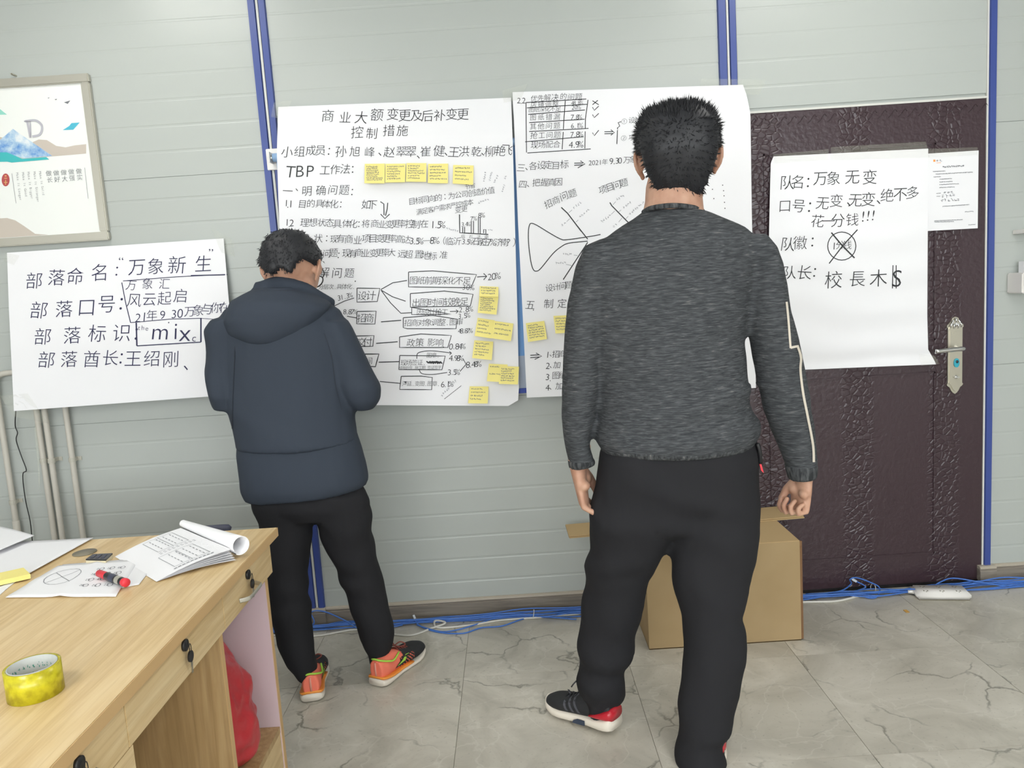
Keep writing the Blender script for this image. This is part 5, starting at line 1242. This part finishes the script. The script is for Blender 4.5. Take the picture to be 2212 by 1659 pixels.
tor = [S((1398,452),(1512,452),-1.075,.12),S((1365,474),(1560,470),-1.08,.16),S((1325,500),(1610,492),-1.085,.20),S((1290,530),(1640,520),-1.09,.235),S((1275,575),(1640,570),-1.09,.25),S((1268,640),(1622,640),-1.09,.255),S((1274,735),(1607,738),-1.085,.25),S((1293,840),(1614,822),-1.08,.25),S((1297,889),(1626,880),-1.08,.26),S((1288,925),(1641,912),-1.08,.28),S((1286,950),(1641,932),-1.08,.285),S((1294,966),(1632,950),-1.08,.275),S((1302,974),(1622,962),-1.08,.262)]
slL = [S((1300,515),(1345,525),-1.085,.12),S((1263,530),(1340,560),-1.085,.16),S((1243,575),(1325,590),-1.085,.165),S((1234,620),(1306,622),-1.085,.155),S((1225,660),(1301,662),-1.085,.148),S((1219,720),(1298,722),-1.085,.142),S((1217,765),(1298,768),-1.085,.138),S((1214,841),(1292,843),-1.08,.13),S((1213,901),(1284,903),-1.07,.12),S((1216,935),(1275,935),-1.065,.11),S((1220,962),(1274,962),-1.06,.102),S((1227,990),(1283,990),-1.055,.094),S((1229,1004),(1285,998),-1.055,.09)]
slR = [S((1590,510),(1650,506),-1.085,.12),S((1598,540),(1674,533),-1.085,.16),S((1605,575),(1688,565),-1.085,.165),S((1608,620),(1696,618),-1.085,.16),S((1610,670),(1703,668),-1.085,.155),S((1620,727),(1720,725),-1.085,.15),S((1628,768),(1731,764),-1.085,.146),S((1637,826),(1740,824),-1.08,.138),S((1650,886),(1750,880),-1.075,.13),S((1668,931),(1758,920),-1.07,.12),S((1684,970),(1761,960),-1.065,.108),S((1697,1004),(1763,1000),-1.06,.10),S((1704,1030),(1762,1022),-1.06,.09)]
g = G().loft(tor,30).loft(slL,22).loft(slR,22)
def foldS(p):
    d = .003*math.sin(p.z*22-p.x*26+3*noise.noise(p*3))*max(0,noise.noise(p*2.6)+.2)
    if p.z < 1.08 and abs(p.x-.42) < .26: 
        k_ = max(0,1-abs(p.z-.985-.18*(p.x-.42))/.05); d += -.009*k_*(p.x>.3)
        k_ = max(0,1-abs(p.z-1.02-.22*(p.x-.42))/.04); d += .006*k_*(p.x>.35)
    return d
o = cloth(g, .008, 4, 'sweater', swt, pb, foldS)
bvh = bvh_of(o)
ribbon_obj('sleeve_stripe', bvh, [(1698,652),(1702,690),(1707,752)], 4.5, stripem, pb, 6)
ribbon_obj('sleeve_stripe', bvh, [(1707,751),(1721,748)], 5, stripem, pb, 4)
ribbon_obj('sleeve_stripe', bvh, [(1721,746),(1729,772),(1728,800),(1734,850),(1744,901),(1755,960),(1757,998)], 5, stripem, pb, 6)
# hem and cuffs, ribbed
ribm = mat('grey_rib_knit', lin('#3d4042'), .9, spec=.15); bump(ribm, tnoise(ribm, coord(ribm,(220,220,6)), 1, 2), .6, .002)
setc(ribm, ramp(ribm, tnoise(ribm, coord(ribm,(120,120,30)), 1, 3), [(.35,lin('#2f3133')),(.6,lin('#505254')),(.75,lin('#6d6c6a'))]))
def band_obj(sts, nm, m, k_=.003):
    cloth(G().loft(grow(sts,-k_),28), .007, 2, nm, m, pb, lambda p: 0, 0, 0)
band_obj([tor[-2],tor[-1],S((1306,980),(1616,968),-1.08,.252)], 'sweater_hem', ribm, .001)
band_obj([slL[-2],slL[-1],S((1231,1012),(1284,1004),-1.055,.085)], 'cuff', ribm, .002); band_obj([slR[-2],slR[-1],S((1705,1038),(1760,1031),-1.06,.085)], 'cuff', ribm, .002)
cl = [W(1391,458,-1.07),W(1410,449,-1.125),W(1453,444,-1.150),W(1496,448,-1.125),W(1518,457,-1.07)]
fr = [W(1505,470,-1.01),W(1452,480,-.98),W(1400,470,-1.01)]
G().tube(smooth_path(cl+fr+[cl[0]],5), .007, 10).build('collar', ribm, pb, True)
hB = W(1464,347,-1.035); fB = V((.16,1,-.06))
g = G(); PB, axB = head(g, hB, fB, (0,0,1), 1.16)
g.loft([(hB+V((0,-.01,-.03)),V((.080,0,0)),V((0,.075,0))),(W(1458,400,-1.05),V((.079,0,0)),V((0,.072,0))),(W(1455,432,-1.06),V((.0775,0,0)),V((0,.070,0))),(W(1453,470,-1.07),V((.085,0,0)),V((0,.072,0)))],20)
g.loft(grow(tor[3:],.03),20); g.loft([(c,u*.85,v_*.7) for c,u,v_ in hipB[:3]],20); g.loft(grow(legL,.03)); g.loft(grow(legR,.03)); g.loft(grow(slL[1:],.022)); g.loft(grow(slR[1:],.022))
wl, wr = W(1253,1008,-1.055), W(1737,1030,-1.06)
g.tube([W(1252,960,-1.06),wl],[.032,.029],14); g.tube([W(1722,980,-1.065),wr],[.034,.031],14)
hand(g, wl+V((-.006,.0,-.004)), V((.10,.03,-1)), V((1,-.12,.12)), V((.15,1,.05)), 1.14, (46,66,38))
hand(g, wr+V((.0,.0,-.004)), V((-.12,.05,-1)), V((-1,-.20,-.05)), V((-.30,1,.05)), .98, (78,82,50))
me = g.remesh(.0038, 2); objm('body', me, skin, pb, True)
def maskB(x,y,z):
    if y > .35 and z < .5: return 0
    low_ = -.80 if y < 0 and abs(x) < .60 else -.62
    if abs(x) > .68 and y > -.5: low_ = -.05 if y < .2 else .1
    return 1.0 if z > low_ else 0
def radB(x,y,z):
    k_ = (abs(x)**3+abs(y)**3+abs(z)**3)**(-1/3)
    s1 = .094 if z > -.1 else .094-.020*min(1,(-.1-z)/.55)
    return (s1*k_,(.114 if z > -.1 else .114-.040*min(1,(-.1-z)/.7))*k_,(.099 if z > 0 else .122)*k_)
g = hair_mesh(PB, axB, 1.16, maskB, radB, 12000, .014, lambda x,y,z:(x*.5,.15,(.75 if z>.45 else -.12),0,(1.25 if z>.4 else .75)), 11)
g.build('hair', hairm, pb, True)
for sg in (-1,1):
    e = G().ball(PB(sg*.031,.082,.018),.0125,None,16).build('eye', eyew, pb, True); G().ball(PB(sg*.031,.0935,.018),.0055,None,12).build('iris', blackp, e, True)
hl = Zp(1332,1588,.0); 
shoe(pb, hl+V((.0,.0,.018)), V((hl.x-.196,hl.y+.190,.002)), 0, 'black', .105)
hr = Zp(1532,1682); shoe(pb, hr+V((.022,.056,0)), hr+V((.087,.350,0)), 0, 'black', .108)
# drawstring end at the left cuff and red tag at the waist
G().tube(smooth_path([W(1246,1470,-.93),W(1240,1476,-.935),W(1234,1484,-.935)],4), .0022, 6).build('drawstring', blackp, pb, True)
G().tube(smooth_path([W(1636,958,-1.13),W(1641,975,-1.13),W(1643,1000,-1.12)],4), .006, 8).build('belt_pouch', blackp, pb, True)
G().prism([W(1640,1000,-1.12),W(1645,1003,-1.12),W(1650,1022,-1.12),W(1644,1016,-1.12)], (0,.002,0)).build('red_tag', redp, pb)
bpy.data.objects.remove(fob)
